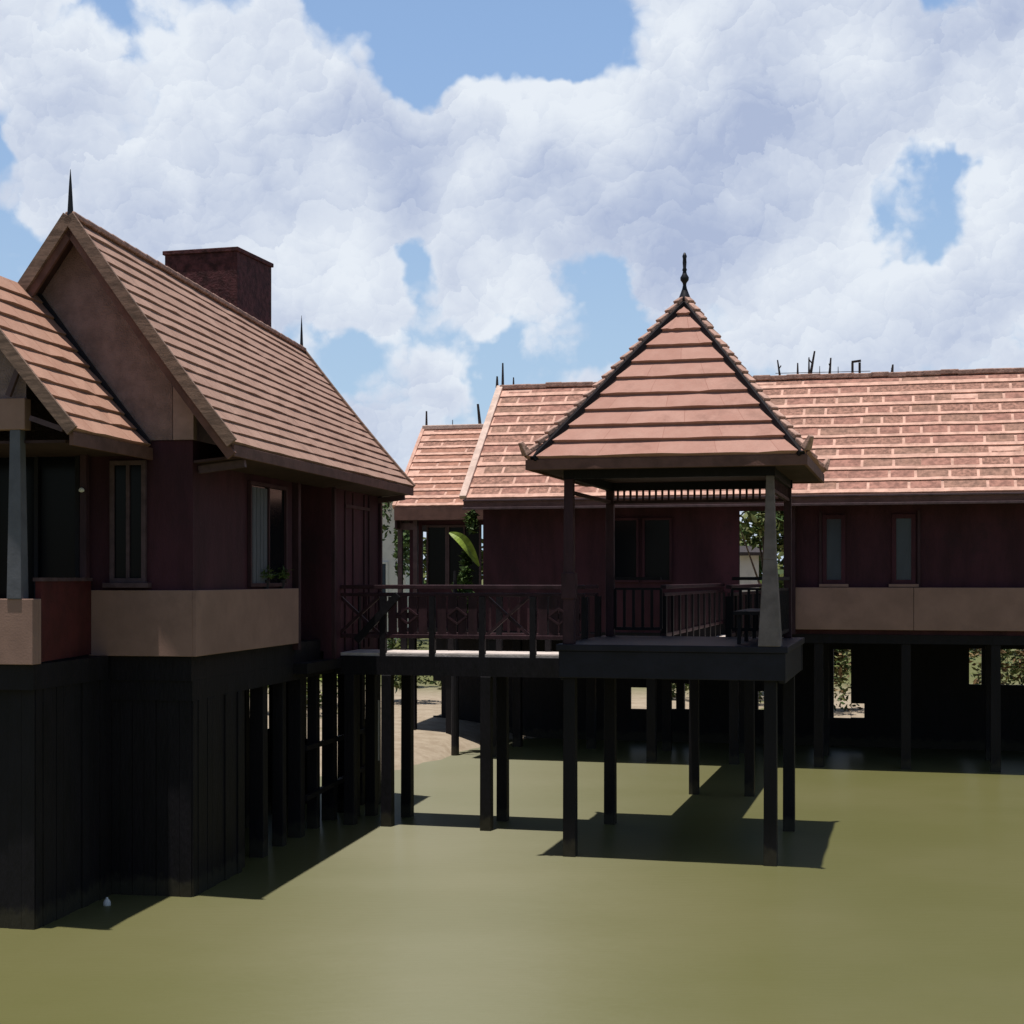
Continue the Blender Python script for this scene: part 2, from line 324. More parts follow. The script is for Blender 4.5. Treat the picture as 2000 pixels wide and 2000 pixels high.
def roof_courses(mb, BL, BR, TL, TR, n, th=.035, flare=.0, seg=14, wav=.006, under=True, seed=0, mi=0):
    """overlapping courses between the eave line BL-BR and the ridge line TL-TR; the butts face down the slope"""
    rnd = random.Random(seed); BL, BR, TL, TR = map(Vector, (BL, BR, TL, TR))
    nrm = (BR - BL).cross(lerp(TL, TR, .5) - lerp(BL, BR, .5)).normalized()
    if nrm.z < 0: nrm = -nrm
    jit = [[rnd.gauss(0, wav) for _ in range(seg + 1)] for _ in range(n + 2)]
    tj = [0 if i in (0, n) else rnd.gauss(0, .0022) for i in range(n + 1)]
    def P(u, t):
        t = max(0, min(1, t)); a = lerp(BL, TL, t); b = lerp(BR, TR, t); p = lerp(a, b, u)
        p.z -= flare * 4 * t * (1 - t) * .5 * (1 - .3 * t)
        return p
    for i in range(n):
        t0 = i / n + tj[i]; t1 = (i + 1) / n + tj[i + 1]
        wlen = (P(1, t0) - P(0, t0)).length; x0 = (lerp(BL, TL, t0) - BL).dot((BR - BL).normalized())
        for k in range(seg):
            u0 = k / seg; u1 = (k + 1) / seg
            a = P(u0, t0) + nrm * (th + jit[i][k]); b = P(u1, t0) + nrm * (th + jit[i][k + 1])
            c = P(u1, t1) + nrm * .006; d = P(u0, t1) + nrm * .006
            uvs = [(x0 + u0 * wlen, i + .1), (x0 + u1 * wlen, i + .1), (x0 + u1 * wlen, i + .9), (x0 + u0 * wlen, i + .9)]
            mb.face([a, b, c, d], mi, uvs)
            e = P(u0, t0) - nrm * .02; f = P(u1, t0) - nrm * .02
            mb.face([e, f, b, a], mi, [(x0 + u0 * wlen, i + .1), (x0 + u1 * wlen, i + .1)] * 2)
        for u, kk in ((0, 0), (1, seg)):
            mb.face([P(u, t0) - nrm * .02, P(u, t0) + nrm * (th + jit[i][kk]), P(u, t1) + nrm * .006, P(u, t1) - nrm * .02], mi)
    if under:
        for j in range(8):
            t0, t1 = j / 8, (j + 1) / 8
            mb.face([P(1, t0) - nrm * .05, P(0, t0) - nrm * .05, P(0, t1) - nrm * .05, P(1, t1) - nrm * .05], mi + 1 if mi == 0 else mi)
    return P, nrm

def patch_roof(mb, BL, BR, TL, TR, n, seed, flat=.0, lip=.32, lenr=(.28, .62), midp=.12):
    """rows of brown tile faces of uneven length framed by pale lips; material 0 = pale, 1-4 = tile faces"""
    rnd = random.Random(seed); BL, BR, TL, TR = map(Vector, (BL, BR, TL, TR))
    nrm = (BR - BL).cross(TL - BL).normalized()
    if nrm.z < 0: nrm = -nrm
    def P(u, t, h=0): return lerp(lerp(BL, TL, t), lerp(BR, TR, t), u) + nrm * h
    W_ = (BR - BL).length; ripple = [[rnd.gauss(0, .0016) for _ in range(60)] for _ in range(n + 2)]
    def rp(i, u):
        x = u * 58; k = int(x); f = x - k; return ripple[i][k] * (1 - f) + ripple[i][k + 1] * f
    for i in range(n):
        t0 = i / n; t1 = (i + 1) / n; tl = t0 + lip / n * rnd.uniform(.85, 1.15); x = 0; gap = .055 / W_
        # pale lip
        K = 40
        for k in range(K):
            u0, u1 = k / K, (k + 1) / K
            mb.face([P(u0, t0 + rp(i, u0), .045), P(u1, t0 + rp(i, u1), .045), P(u1, tl + rp(i, u1), .034), P(u0, tl + rp(i, u0), .034)], 0)
            mb.face([P(u0, t0 + rp(i, u0), -.01), P(u1, t0 + rp(i, u1), -.01), P(u1, t0 + rp(i, u1), .045), P(u0, t0 + rp(i, u0), .045)], 0)
            mb.face([P(u0, tl + rp(i, u0), .0340), P(u1, tl + rp(i, u1), .0340), P(u1, t1 + rp(i + 1, u1), .012), P(u0, t1 + rp(i + 1, u0), .012)], 0)
        u = rnd.uniform(0, .3) / W_
        while u < 1:
            ln = rnd.uniform(*lenr) / W_
            if rnd.random() < .16: ln *= 1.9
            e = min(1, u + ln); dk = rnd.choice((1, 1, 2, 2, 3)) if rnd.random() > midp else 4
            pale_end = 0
            ta = tl + .0; tb = t1 - .02 / n
            if rnd.random() < .04: tb = tl + (t1 - tl) * .45
            ks = 3
            for k in range(ks):
                a = u + (e - u) * k / ks; b = u + (e - u) * (k + 1) / ks
                mb.face([P(a, ta + rp(i, a), .038), P(b, ta + rp(i, b), .038), P(b, tb + rp(i + 1, b), .020), P(a, tb + rp(i + 1, a), .020)], dk)
            u = e + (gap if rnd.random() < .88 else .004 / W_)
    mb.face([P(1, 0, -.04), P(0, 0, -.04), P(0, 1, -.04), P(1, 1, -.04)], 3)
    mb.face([P(0, 0, -.04), P(0, 0, .045), P(0, 1, .02), P(0, 1, -.04)], 0)

def window(parent, x0, x1, z0, z1, y, axis='y', pane='glass', fw=.05, mull=0, sill=None, curtain=False, out=-1, fm='frame'):
    """window set on a wall: a framed opening standing 3 cm proud with its pane behind; axis = wall normal direction, out = sign towards outside"""
    def bx(mb, a, b, c, d, y0, y1):
        y0, y1 = min(y0, y1), max(y0, y1)
        if axis == 'y': mb.box(a, b, y0, y1, c, d)
        else: mb.box(y0, y1, a, b, c, d)
    o = out
    mb = MB()
    bx(mb, x0, x0 + fw, z0, z1, y, y + o * .05); bx(mb, x1 - fw, x1, z0, z1, y, y + o * .05)
    bx(mb, x0 + fw, x1 - fw, z1 - fw, z1, y, y + o * .05); bx(mb, x0 + fw, x1 - fw, z0, z0 + fw, y, y + o * .05)
    for k in range(mull):
        xx = x0 + (x1 - x0) * (k + 1) / (mull + 1); bx(mb, xx - fw * .4, xx + fw * .4, z0 + fw, z1 - fw, y, y + o * .045)
    wo_ = mb.build('window', M[fm], parent, bevel=.004)
    p = MB(); bx(p, x0 + fw, x1 - fw, z0 + fw, z1 - fw, y + o * .004, y + o * .014); p.build('pane', M[pane], wo_)
    if curtain:
        p = MB(); n = 9; a = x0 + fw + .02; b = x0 + (x1 - x0) * .48
        for k in range(n):
            xa = a + (b - a) * k / n; xb = a + (b - a) * (k + 1) / n; dd = .006 if k % 2 else .0
            bx(p, xa, xb, z0 + fw, z1 - fw - .02, y + o * .015, y + o * (.021 + dd))
        p.build('curtain', M['curtain'], wo_)
    if sill:
        p = MB(); bx(p, x0 - .06, x1 + .06, z0 - .06, z0, y, y + o * .12); p.build('sill', M[sill], wo_, bevel=.005)
    return wo_
def piling(parent, x, y, z0, z1, w=.15, m='timber', name='piling'):
    b = MB(); b.taper(x, y, z0, z1, w * 1.06, w * .97); return b.build(name, M[m], parent, bevel=.008)
def spire(mb, x, y, z, h, r=.035):
    mb.lathe(x, y, [(r * 1.5, z - .08), (r * 1.2, z + .02), (r * 1.0, z + .12), (r * .85, z + h * .4), (r * .5, z + h * .72), (.003, z + h)], 8)

def skirt(parent, fr_y, spans, z0, z1, holes, m='timber', t=.08, name='skirt_wall'):
    mb = MB()
    xs_ = sorted(set([spans[0], spans[1]] + [h[0] for h in holes] + [h[1] for h in holes]))
    for a, b in zip(xs_, xs_[1:]):
        mid = (a + b) / 2; hs = [h for h in holes if h[0] < mid < h[1]]
        if not hs: mb.box(a, b, fr_y, fr_y + t, z0, z1)
        else:
            h = hs[0]
            if h[2] > z0: mb.box(a, b, fr_y, fr_y + t, z0, h[2])
            if h[3] < z1: mb.box(a, b, fr_y, fr_y + t, h[3], z1)
    return mb.build(name, M[m], parent)

# ------------------------------------------------------------------ the setting
def bank_y(x):
    pts = [(-400, 12), (-30, 25), (-8, 28.0), (-3, 30.0), (-2.3, 30.6), (-1.1, 33.4), (-.3, 36.5), (1, 37.0), (12, 35.4), (60, 38), (400, 60)]
    for (a, b), (c, d) in zip(pts, pts[1:]):
        if x <= c: return b + (d - b) * (x - a) / (c - a)
    return 60
def ground_z(x, y):
    d = y - bank_y(x); h = 0.0
    if d < 0: return max(-1.2, d * .35)
    h = .16 * (1 - math.exp(-d / .8)) + .45 * (1 - math.exp(-max(0, d) / 7.0)) + .05 * math.sin(x * .9 + y * .4) * min(1, d / 3) * math.exp(-d / 60)
    return h
mb = MB()
xs = [-4000, -1500, -500, -200, -90, -50] + [-30 + i * .75 for i in range(81)] + [36, 50, 90, 200, 500, 1500, 4000]
ys = [-300, -60, 0, 15, 22] + [25 + i * .5 for i in range(51)] + [53, 58, 66, 80, 110, 180, 400, 1000, 3000, 6000]
for x in xs:
    for y in ys: mb.v.append((x, y, ground_z(max(-400, min(400, x)), y)))
ny = len(ys)
for i in range(len(xs) - 1):
    for j in range(ny - 1): mb.f.append((i * ny + j, (i + 1) * ny + j, (i + 1) * ny + j + 1, i * ny + j + 1)); mb.mi.append(0)
go_ = mb.build('ground', M['ground']); tagk(go_, 'structure')
for p in go_.data.polygons: p.use_smooth = True
mb = MB(); mb.face([(-160, -120, 0), (160, -120, 0), (160, 62, 0), (-160, 62, 0)]); tagk(mb.build('water', M['water']), 'structure')

# ------------------------------------------------------------------ pavilion
P = Frame(.79, 21.16, 14.6)
PW, PD = 2.74, 2.97; OV = .48; EZ = 5.30; PDK = 2.93
pav = thing('pavilion', 'square open pavilion on stilts under a pink tiled pyramid roof with an iron finial', 'pavilion', P, PW / 2, PD / 2)
x0, x1, y0, y1 = -OV, PW + OV + .02, -OV, PD + OV; ax, ay, az_ = (x0 + x1) / 2, (y0 + y1) / 2, 7.86
ZT = EZ + .15
mb = MB(); A_ = (ax, ay, az_)
c4 = [(x0, y0, ZT), (x1, y0, ZT), (x1, y1, ZT), (x0, y1, ZT)]
eps = .03
def near(a, b): return tuple(lerp(Vector(a), Vector(b), .985))
for k in range(4):
    a, b = c4[k], c4[(k + 1) % 4]
    roof_courses(mb, a, b, near(a, A_)[0:0] or tuple(Vector(A_) + (Vector(a) - Vector(b)).normalized() * .012), tuple(Vector(A_) + (Vector(b) - Vector(a)).normalized() * .012), 10, .055, flare=.10, seg=12, seed=20 + k)
proof = mb.build('roof', [M['tileP'], M['soffit']], pav)
# hips: overlapping capping tiles with a little kick at the eave
for k in range(4):
    mb = MB(); c = Vector(c4[k]); nn = 17
    def hp(t):
        p = lerp(c, Vector(A_), t); p.z -= .10 * 4 * t * (1 - t) * .5 * (1 - .3 * t); p.z += .055; return p
    for i in range(nn):
        t0 = i / nn; t1 = (i + 1.12) / nn
        p, q = hp(t0), hp(min(1, t1)); p.z += .040; q.z -= .004
        mb.bar(p, q, .105, .07, w2=.09)
    tail = (c - Vector(A_)).normalized(); tail.z = 0; tail.normalize()
    mb.bar(hp(0) + Vector((0, 0, .01)), hp(0) + tail * .11 + Vector((0, 0, .17)), .12, .11, w2=.06)
    mb.build('hip_capping', M['hip'], proof, bevel=.012)
    mb = MB(); off = Vector((0, 0, -.075)); ins = Vector((.085 if k == 0 else -.05, -.03, -.03))
    if k in (0, 1):
        mb.bar(hp(0) + off * .4 + ins, hp(.97) + off * .3 + ins * .6, .09, .075)
        mb.build('hip_board', M['timber'], proof)
mb = MB()
mb.lathe(ax, ay, [(.10, az_ - .03), (.085, az_ + .04), (.06, az_ + .10), (.035, az_ + .17), (.025, az_ + .22), (.03, az_ + .25), (.060, az_ + .29), (.064, az_ + .33), (.034, az_ + .38), (.026, az_ + .42), (.036, az_ + .44), (.024, az_ + .47), (.030, az_ + .55), (.026, az_ + .60), (.034, az_ + .64), (.012, az_ + .69)], 12)
f_ = mb.build('finial', M['iron'], proof)
for p in f_.data.polygons: p.use_smooth = True
# fascia (gutter board) round the eave
mb = MB(); fz0, fz1 = EZ - .0, ZT - .012; t_ = .045
mb.box(x0 - .02, x1 + .02, y0 - .02, y0 + t_ - .02, fz0, fz1); mb.box(x0 - .02, x1 + .02, y1 - t_ + .02, y1 + .02, fz0, fz1)
mb.box(x0 - .02, x0 + t_ - .02, y0 + t_ - .02, y1 - t_ + .02, fz0, fz1); mb.box(x1 - t_ + .02, x1 + .02, y0 + t_ - .02, y1 - t_ + .02, fz0, fz1)
mb.build('fascia', M['fascia'], pav, bevel=.006)
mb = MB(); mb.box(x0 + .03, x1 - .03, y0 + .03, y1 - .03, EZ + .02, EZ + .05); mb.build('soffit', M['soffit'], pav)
# ring beams and posts
mb = MB(); bz0, bz1 = EZ - .10, EZ + .019
mb.box(-.07, PW + .07, -.05, .05, bz0, bz1); mb.box(-.07, PW + .07, PD - .05, PD + .05, bz0, bz1)
mb.box(-.05, .05, .052, PD - .052, bz0 + .002, bz1); mb.box(PW - .05, PW + .05, .052, PD - .052, bz0 + .002, bz1)
mb.build('ring_beam', M['timber'], pav)
for (px_, py_, m_, w0, w1) in ((0, 0, 'timber_m', .155, .125), (PW, 0, 'post_grey', .27, .10), (0, PD, 'timber_m', .13, .12), (PW, PD, 'timber_m', .12, .11)):
    mb = MB()
    if m_ == 'post_grey':
        mb.taper(px_, py_, PDK, PDK + 1.15, .30, .17); mb.taper(px_, py_, PDK + 1.15, bz0, .17, .10)
    else:
        mb.taper(px_, py_, PDK, bz0, w0, w1)
        if py_ == 0: mb.box(px_ - .095, px_ + .095, py_ - .095, py_ + .095, PDK + .62, PDK + .98)
    mb.build('post', M[m_], pav, bevel=.008, label='pale tapered post' if m_ == 'post_grey' else None)
# frieze: rail with short balusters under the beam on the back and sides
mb = MB(); rz = EZ - .30
mb.box(.066, PW - .062, PD - .03, PD + .03, rz, rz + .045); 
mb.box(-.03, .03, .08, PD - .07, rz, rz + .045); mb.box(PW - .03, PW + .03, .08, PD - .07, rz, rz + .045)
n = 26
for i in range(n):
    xx = .12 + (PW - .24) * i / (n - 1); mb.box(xx - .016, xx + .016, PD - .014, PD + .014, rz + .045, bz0)
for i in range(22):
    yy = .15 + (PD - .3) * i / 21
    mb.box(PW - .014, PW + .014, yy - .014, yy + .014, rz + .045, bz0)
mb.build('frieze', M['timber_m'], pav)
# deck
mb = MB(); mb.box(-.16, PW + .24, -.14, PD + .2, PDK - .09, PDK); mb.build('deck', M['slab'], pav, bevel=.01)
mb = MB(); mb.box(-.13, PW + .21, -.10, .02, PDK - .46, PDK - .09); mb.box(-.13, PW + .21, PD + .05, PD + .17, PDK - .50, PDK - .09)
mb.box(-.13, -.03, .02, PD + .05, PDK - .498, PDK - .09); mb.box(PW + .1, PW + .2, .02, PD + .05, PDK - .498, PDK - .09)
for k in range(1, 5): mb.box(PW * k / 5 - .04, PW * k / 5 + .04, .02, PD + .05, PDK - .30, PDK - .09)
mb.build('deck_beam', M['slab'], pav, bevel=.01)
for (a, b) in ((0, 0), (PW, 0), (0, PD), (PW + .02, PD)): piling(pav, a, b + (.06 if b == 0 else 0), -1.0, PDK - .45, .17)
# balustrade on the right and the back, low bench inside
mb = MB()
def balus(mb, p, q, z, h=.9, n=10):
    p = Vector((*p, z)); q = Vector((*q, z))
    mb.bar(p + Vector((0, 0, h)), q + Vector((0, 0, h)), .07, .05); mb.bar(p + Vector((0, 0, .12)), q + Vector((0, 0, .12)), .05, .05)
    mb.bar(p + Vector((0, 0, h - .16)), q + Vector((0, 0, h - .16)), .035, .035)
    for i in range(n + 1):
        c = lerp(p, q, i / n); mb.bar(c + Vector((0, 0, .12)), c + Vector((0, 0, h - .16)), .04, .04)
balus(mb, (.08, PD), (.80, PD), PDK, n=5); balus(mb, (1.9, PD), (PW - .08, PD), PDK, n=6)
balus(mb, (PW, .2), (PW, PD - .07), PDK, n=18)
mb.build('balustrade', M['timber'], pav)
mb = MB(); mb.box(PW - .55, PW - .10, .5, PD - .25, PDK + .40, PDK + .45)
for yy in (.55, PD / 2, PD - .32): mb.box(PW - .5, PW - .45, yy, yy + .05, PDK, PDK + .40); mb.box(PW - .18, PW - .13, yy, yy + .05, PDK, PDK + .40)
mb.build('bench', M['timber'], pav)

# ------------------------------------------------------------------ footbridges
def bridge(fr, label, x0, x1, y0, y1, zd, along, posts, group, rails=(0, 1), panels=True):
    """deck from x0..x1, y0..y1 running along 'x' or 'y'"""
    br = thing('footbridge', label, 'footbridge', fr, (x0 + x1) / 2, (y0 + y1) / 2, 0, group)
    a0, a1, c0, c1 = (x0, x1, y0, y1) if along == 'x' else (y0, y1, x0, x1)
    def P3(a, c, z): return Vector((a, c, z)) if along == 'x' else Vector((c, a, z))
    def bx(mb, a, b, c, d, z, zz):
        if along == 'x': mb.box(a, b, c, d, z, zz)
        else: mb.box(c, d, a, b, z, zz)
    mb = MB(); bx(mb, a0, a1, c0, c1, zd - .05, zd); mb.build('deck', M['deck'], br, bevel=.006)
    mb = MB(); bx(mb, a0, a1, c0 - .03, c0 + .10, zd - .34, zd - .052); bx(mb, a0, a1, c1 - .10, c1 + .03, zd - .34, zd - .052)
    for p in posts: bx(mb, p - .07, p + .07, c0 + .10, c1 - .10, zd - .30, zd - .053)
    mb.build('beam', M['timber'], br)
    for p in posts:
        for c in (c0 + .04, c1 - .04):
            q = P3(p, c, 0); piling(br, q.x, q.y, -1.0, zd - .34 if c > c0 + .1 else zd - .34, .165)
    for ri in rails:
        c = c0 + .02 if ri == 0 else c1 - .02
        r = MB(); L_ = a1 - a0; nb = max(2, round(L_ / .77))
        r.bar(P3(a0, c, zd + 1.02), P3(a1, c, zd + 1.02), .09, .06); r.bar(P3(a0, c, zd + .90), P3(a1, c, zd + .90), .045, .05)
        r.bar(P3(a0, c, zd + .26), P3(a1, c, zd + .26), .06, .06)
        ro = r.build('railing', M['timber_m'], br, bevel=.006)
        for k in range(nb + 1):
            a = a0 + L_ * k / nb
            if ri == 0 and k == 0: a += .05
            q = P3(a, c, 0); b = MB(); b.box(q.x - .045, q.x + .045, q.y - .045, q.y + .045, zd - .08, zd + (.875 if True else 0)); b.build('baluster_post', M['timber'], ro)
        b = MB(); k2 = 0
        for k in range(nb):
            s0 = a0 + L_ * k / nb + .07; s1 = a0 + L_ * (k + 1) / nb - .07; zl, zh = zd + .29, zd + .87
            if ri == 0 and panels:
                if k % 3 == 0:
                    b.bar(P3(s0, c, zl), P3(s1, c, zh), .045, .045); b.bar(P3(s0, c + .03, zh), P3(s1, c + .03, zl), .045, .045)
                else:
                    for j in range(4):
                        t = s0 + (s1 - s0) * (j + .5) / 4
                        b.bar(P3(t, c, zl), P3(t, c, zh), .135, .03)
                    m_ = (s0 + s1) / 2
                    b.bar(P3(s0, c + .03, (zl + zh) / 2), P3(s1, c + .03, (zl + zh) / 2), .03, .09)
                    for dz in (-.12, .12): b.bar(P3(m_ - .16, c - .02, (zl + zh) / 2), P3(m_, c - .02, (zl + zh) / 2 + dz), .03, .03); b.bar(P3(m_ + .16, c - .02, (zl + zh) / 2), P3(m_, c - .02, (zl + zh) / 2 + dz), .03, .03)
            else:
                for j in range(4):
                    t = s0 + (s1 - s0) * (j + .5) / 4; b.bar(P3(t, c, zl), P3(t, c, zh), .04, .03)
        b.build('infill', M['timber_m'], ro)
    return br
b1 = bridge(P, 'short dark footbridge with a pale deck between the left house and the pavilion', -4.15, -.17, 1.82, 2.86, 2.68, 'x', [-3.9, -3.29, -1.70], 'footbridges over the pond', panels=True)
mb = MB(); mb.bar((-3.78, 1.80, 2.86), (-3.10, 1.80, 3.58), .06, .11); mb.build('sloping_rail', M['timber'], b1)
bridge(P, 'dark footbridge running back from the pavilion to the long building', .78, 1.84, PD + .22, 11.0, 2.68, 'y', [PD + 3.6], 'footbridges over the pond', panels=False)

# ------------------------------------------------------------------ long building
lb = thing('long_building', 'long maroon building on stilts with a brick patterned tile roof behind the pavilion', 'building', P, 2.5, 13.4)
EY, RY, BY = 10.36, 13.36, 16.36; LX, RX = -4.55, 13.0; WY = 11.1; FZ = 2.80; E2 = 5.50; RZ = 8.18
mb = MB()
patch_roof(mb, (LX, EY, E2), (RX, EY, E2), (LX, RY, RZ), (RX, RY, RZ), 11, 3, lenr=(.34, .60), midp=.0)
lroof = mb.build('roof', [M['t_light'], M['t_dark1'], M['t_dark2'], M['t_dark3'], M['t_mid']], lb)
mb = MB(); roof_courses(mb, (RX, BY, E2), (LX, BY, E2), (RX, RY, RZ), (LX, RY, RZ), 12, .03, seg=20, seed=5); mb.build('rear_slope', [M['tileP'], M['soffit']], lroof)
mb = MB(); rnd = random.Random(4); x = LX - .02
while x < RX:
    w_ = .36; dz = rnd.uniform(-.012, .018); mb.box(x, x + w_ + .02, RY - .10, RY + .10, RZ - .02 + dz, RZ + .085 + dz + rnd.uniform(0, .01)); x += w_
mb.build('ridge_capping', M['hip'], lroof, bevel=.02)
mb = MB(); 
sl = Vector((0, RY - EY, RZ - E2)).normalized(); up = Vector((0, -sl.z, sl.y))
mb.bar(Vector((LX - .02, EY - .03, E2 + .01)) + up * .03, Vector((LX - .02, RY, RZ + .02)) + up * .03, .15, .10, up=up)
mb.build('verge_capping', M['t_pale'], lroof, bevel=.01)
mb = MB(); mb.bar((LX - .02, BY, E2), (LX - .02, RY, RZ), .08, .12); mb.build('barge_board', M['barge'], lroof)
# little bars and ornaments left on the ridge
def wpt(px, s, z=None):
    k = (px - 1000) / F; c, sn = math.cos(P.a), math.sin(P.a)
    w_ = (k * (P.o.y + s * c) - P.o.x - s * sn) / (c + k * sn); return w_
def zat(px, py, s):
    p = P.w(wpt(px, s), s); return EYE + (1130 - py) / F * p.y
for (px, ptop, lean, r) in ((1524, 703, -.06, .022), (1558, 709, 0, .022), (1582, 686, .10, .028), (1580, 698, .0, .02), (1620, 699, .03, .026), (1601, 715, 0, .010), (1637, 716, 0, .010), (1742, 712, .02, .030), (1846, 726, 0, .02), (1872, 724, 0, .014),
                            (971, 735, 0, .026), (982, 709, 0, .024), (1003, 737, 0, .018), (1116, 754, 0, .02)):
    w_ = wpt(px, RY); zt = zat(px, ptop, RY)
    mb = MB(); mb.bar((w_, RY, RZ + .03), (w_ + lean, RY, zt), r * 2.3, r * 2.3, w2=r * 1.2)
    if lean: mb.bar((w_ + lean * .5, RY, lerp(RZ, zt, .55)), (w_ - lean * .3, RY, lerp(RZ, zt, .72)), r, r)
    mb.build('ridge_bar', M['rebar'], lroof)
for px in (1665, 1679):
    w_ = wpt(px, RY); mb = MB(); mb.bar((w_, RY, RZ + .03), (w_, RY, zat(px, 708, RY)), .05, .05)
    if px == 1665: mb.bar((w_ - .02, RY, zat(px, 707, RY)), (w_ + .18, RY, zat(px, 705, RY)), .045, .045)
    mb.build('ridge_bar', M['rebar'], lroof)
mb = MB(); mb.bar((wpt(1515, RY), RY - .06, RZ + .14), (wpt(1700, RY), RY - .06, RZ + .12), .012, .012); mb.build('ridge_wire', M['rebar'], lroof)
# fascia, soffit
mb = MB(); mb.box(LX - .01, RX, EY - .045, EY - .015, E2 - .20, E2 - .004); mb.build('fascia', M['fascia'], lb, bevel=.004)
mb = MB(); mb.box(LX - .02, RX, EY - .10, EY - .046, E2 - .225, E2 - .175); mb.box(LX - .02, RX, EY - .075, EY - .046, E2 - .05, E2 - .012); mb.build('gutter', M['frame'], lb, bevel=.006)
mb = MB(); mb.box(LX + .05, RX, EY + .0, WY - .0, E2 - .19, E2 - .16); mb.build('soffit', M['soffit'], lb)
# walls
OPX0, OPX1 = 1.12, 2.22
mb = MB(); mb.box(LX + .2, OPX0, WY, WY + .15, FZ - .1, E2 - .16); mb.box(OPX1, RX, WY, WY + .15, FZ - .1, E2 - .16)
mb.box(OPX0, OPX1, WY, WY + .15, 5.22, E2 - .16)
mb.box(LX + .2, LX + .35, WY + .15, BY - .9, FZ - .1, E2 + .0)
mb.build('wall', M['maroon'], lb)
mb = MB(); mb.box(LX + .35, OPX0 - 1.3, BY - .9, BY - .75, FZ - .1, E2 + .1); mb.box(OPX1 + .1, RX, BY - .9, BY - .75, FZ - .1, E2 + .1)
mb.box(OPX0 - 1.42, OPX0 - 1.3, WY + .15, BY - .9, FZ, E2 - .16); mb.box(OPX1 + .45, OPX1 + .57, WY + .15, BY - .9, FZ, E2 - .16)
mb.build('inner_wall', M['maroon'], lb)
mb = MB(); mb.face([(LX + .2, WY, E2 - .16), (LX + .2, BY - .75, E2 - .16), (LX + .2, RY, RZ - .12)]); mb.face([(LX + .33, WY, E2 - .16), (LX + .33, RY, RZ - .12), (LX + .33, BY - .75, E2 - .16)]); mb.build('gable_wall', M['gable'], lb)
mb = MB(); mb.box(LX + .2, RX, WY - .02, BY - .75, FZ - .28, FZ - .1); mb.build('floor', M['timber'], lb)
mb = MB()
bx_ = [OPX1 + .05, 4.6, 7.0, 9.4, RX]
for a, b in zip(bx_, bx_[1:]): mb.box(a + .004, b - .004, WY - .16, WY - .003, 2.80, 3.65)
mb.build('parapet_band', M['band'], lb, bevel=.006)
mb = MB(); mb.box(OPX1 - .03, OPX1 + .06, WY - .22, WY - .02, FZ - .1, E2 - .2); mb.build('corner_post', M['timber_m'], lb)
for pa in (1612, 1748):
    a = wpt(pa, WY - .05); window(lb, a - .06, a + .40, 3.72, 5.12, WY - .003, pane='glassb', fw=.085, sill='band', fm='maroon')
    m2 = MB()
for a in (wpt(1790, WY) + .02, wpt(1600, WY)):
    mb = MB(); mb.box(a, a + .055, WY - .05, WY - .003, 3.66, 5.2); mb.build('wall_batten', M['timber_m'], lb)
a = wpt(1311, WY); window(lb, a - .6, a + .02, 3.75, 5.1, WY - .003, pane='glass', fw=.05, fm='maroon')
a = wpt(1225, WY); window(lb, a - .35, a + .25, 3.75, 5.1, WY - .003, pane='glass', fw=.05, fm='maroon')
# stilts
for x in [LX + .4 + i * 1.72 for i in range(11)]:
    for y in (WY + .1, WY + 2.2, BY - 1.0):
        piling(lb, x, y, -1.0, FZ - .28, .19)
# rear skirt wall with openings
sy = BY - 1.2
def hole(p0, p1, q0, q1): 
    return (wpt(p0, sy), wpt(p1, sy), zat((p0 + p1) / 2, q1, sy), zat((p0 + p1) / 2, q0, sy))
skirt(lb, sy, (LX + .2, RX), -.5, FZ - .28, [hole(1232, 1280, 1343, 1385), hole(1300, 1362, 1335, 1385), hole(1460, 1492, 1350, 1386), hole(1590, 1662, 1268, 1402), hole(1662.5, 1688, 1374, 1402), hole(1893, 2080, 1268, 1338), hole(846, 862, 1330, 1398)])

# ------------------------------------------------------------------ rear wing
rw = thing('rear_wing', 'low rear wing with glazed wall and ragged tile roof, left of the long building', 'building', P, -5.7, 14.6)
ey, ry = 12.55, 14.75; ez, rz_ = 5.46, 7.44; wx0, wx1 = -6.85, -4.62
mb = MB(); patch_roof(mb, (wx0, ey, ez), (wx1, ey, ez), (wx0, ry, rz_), (wx1, ry, rz_), 11, 9, lenr=(.25, .8), midp=.75, lip=.42)
wr = mb.build('roof', [M['t_light'], M['t_dark1'], M['t_dark2'], M['t_dark3'], M['t_mid']], rw)
mb = MB(); roof_courses(mb, (wx1, ry + 2.2, ez), (wx0, ry + 2.2, ez), (wx1, ry, rz_), (wx0, ry, rz_), 10, .03, seg=6, seed=6); mb.build('rear_slope', [M['tileP'], M['soffit']], wr)
mb = MB(); mb.box(wx0 - .03, wx1, ry - .09, ry + .09, rz_ - .02, rz_ + .09); mb.build('ridge_capping', M['t_pale'], wr, bevel=.02)
mb = MB(); mb.bar((wx0 - .01, ey, ez), (wx0 - .01, ry, rz_), .08, .12); mb.build('barge_board', M['t_light'], wr)
for (px, pt, r) in ((833, 803, .024), (884, 820, .010), (938, 789, .034)):
    a = wpt(px, ry); mb = MB(); mb.bar((a, ry, rz_ + .02), (a - (.06 if px == 938 else 0), ry, zat(px, pt, ry)), r * 2, r * 2, w2=r * 1.3); mb.build('ridge_bar', M['rebar'], wr)
mb = MB(); mb.box(wx0, wx1, ey - .04, ey - .012, ez - .30, ez - .004); mb.build('fascia', M['fascia'], rw)
mb = MB(); mb.box(wx0 + .1, wx1, ey, ey + .6, ez - .30, ez - .27); mb.box(wx0, wx0 + .04, ey, ry + 2.0, ez - .5, ez - .01); mb.build('soffit', M['soffit'], rw)
wy = ey + .6
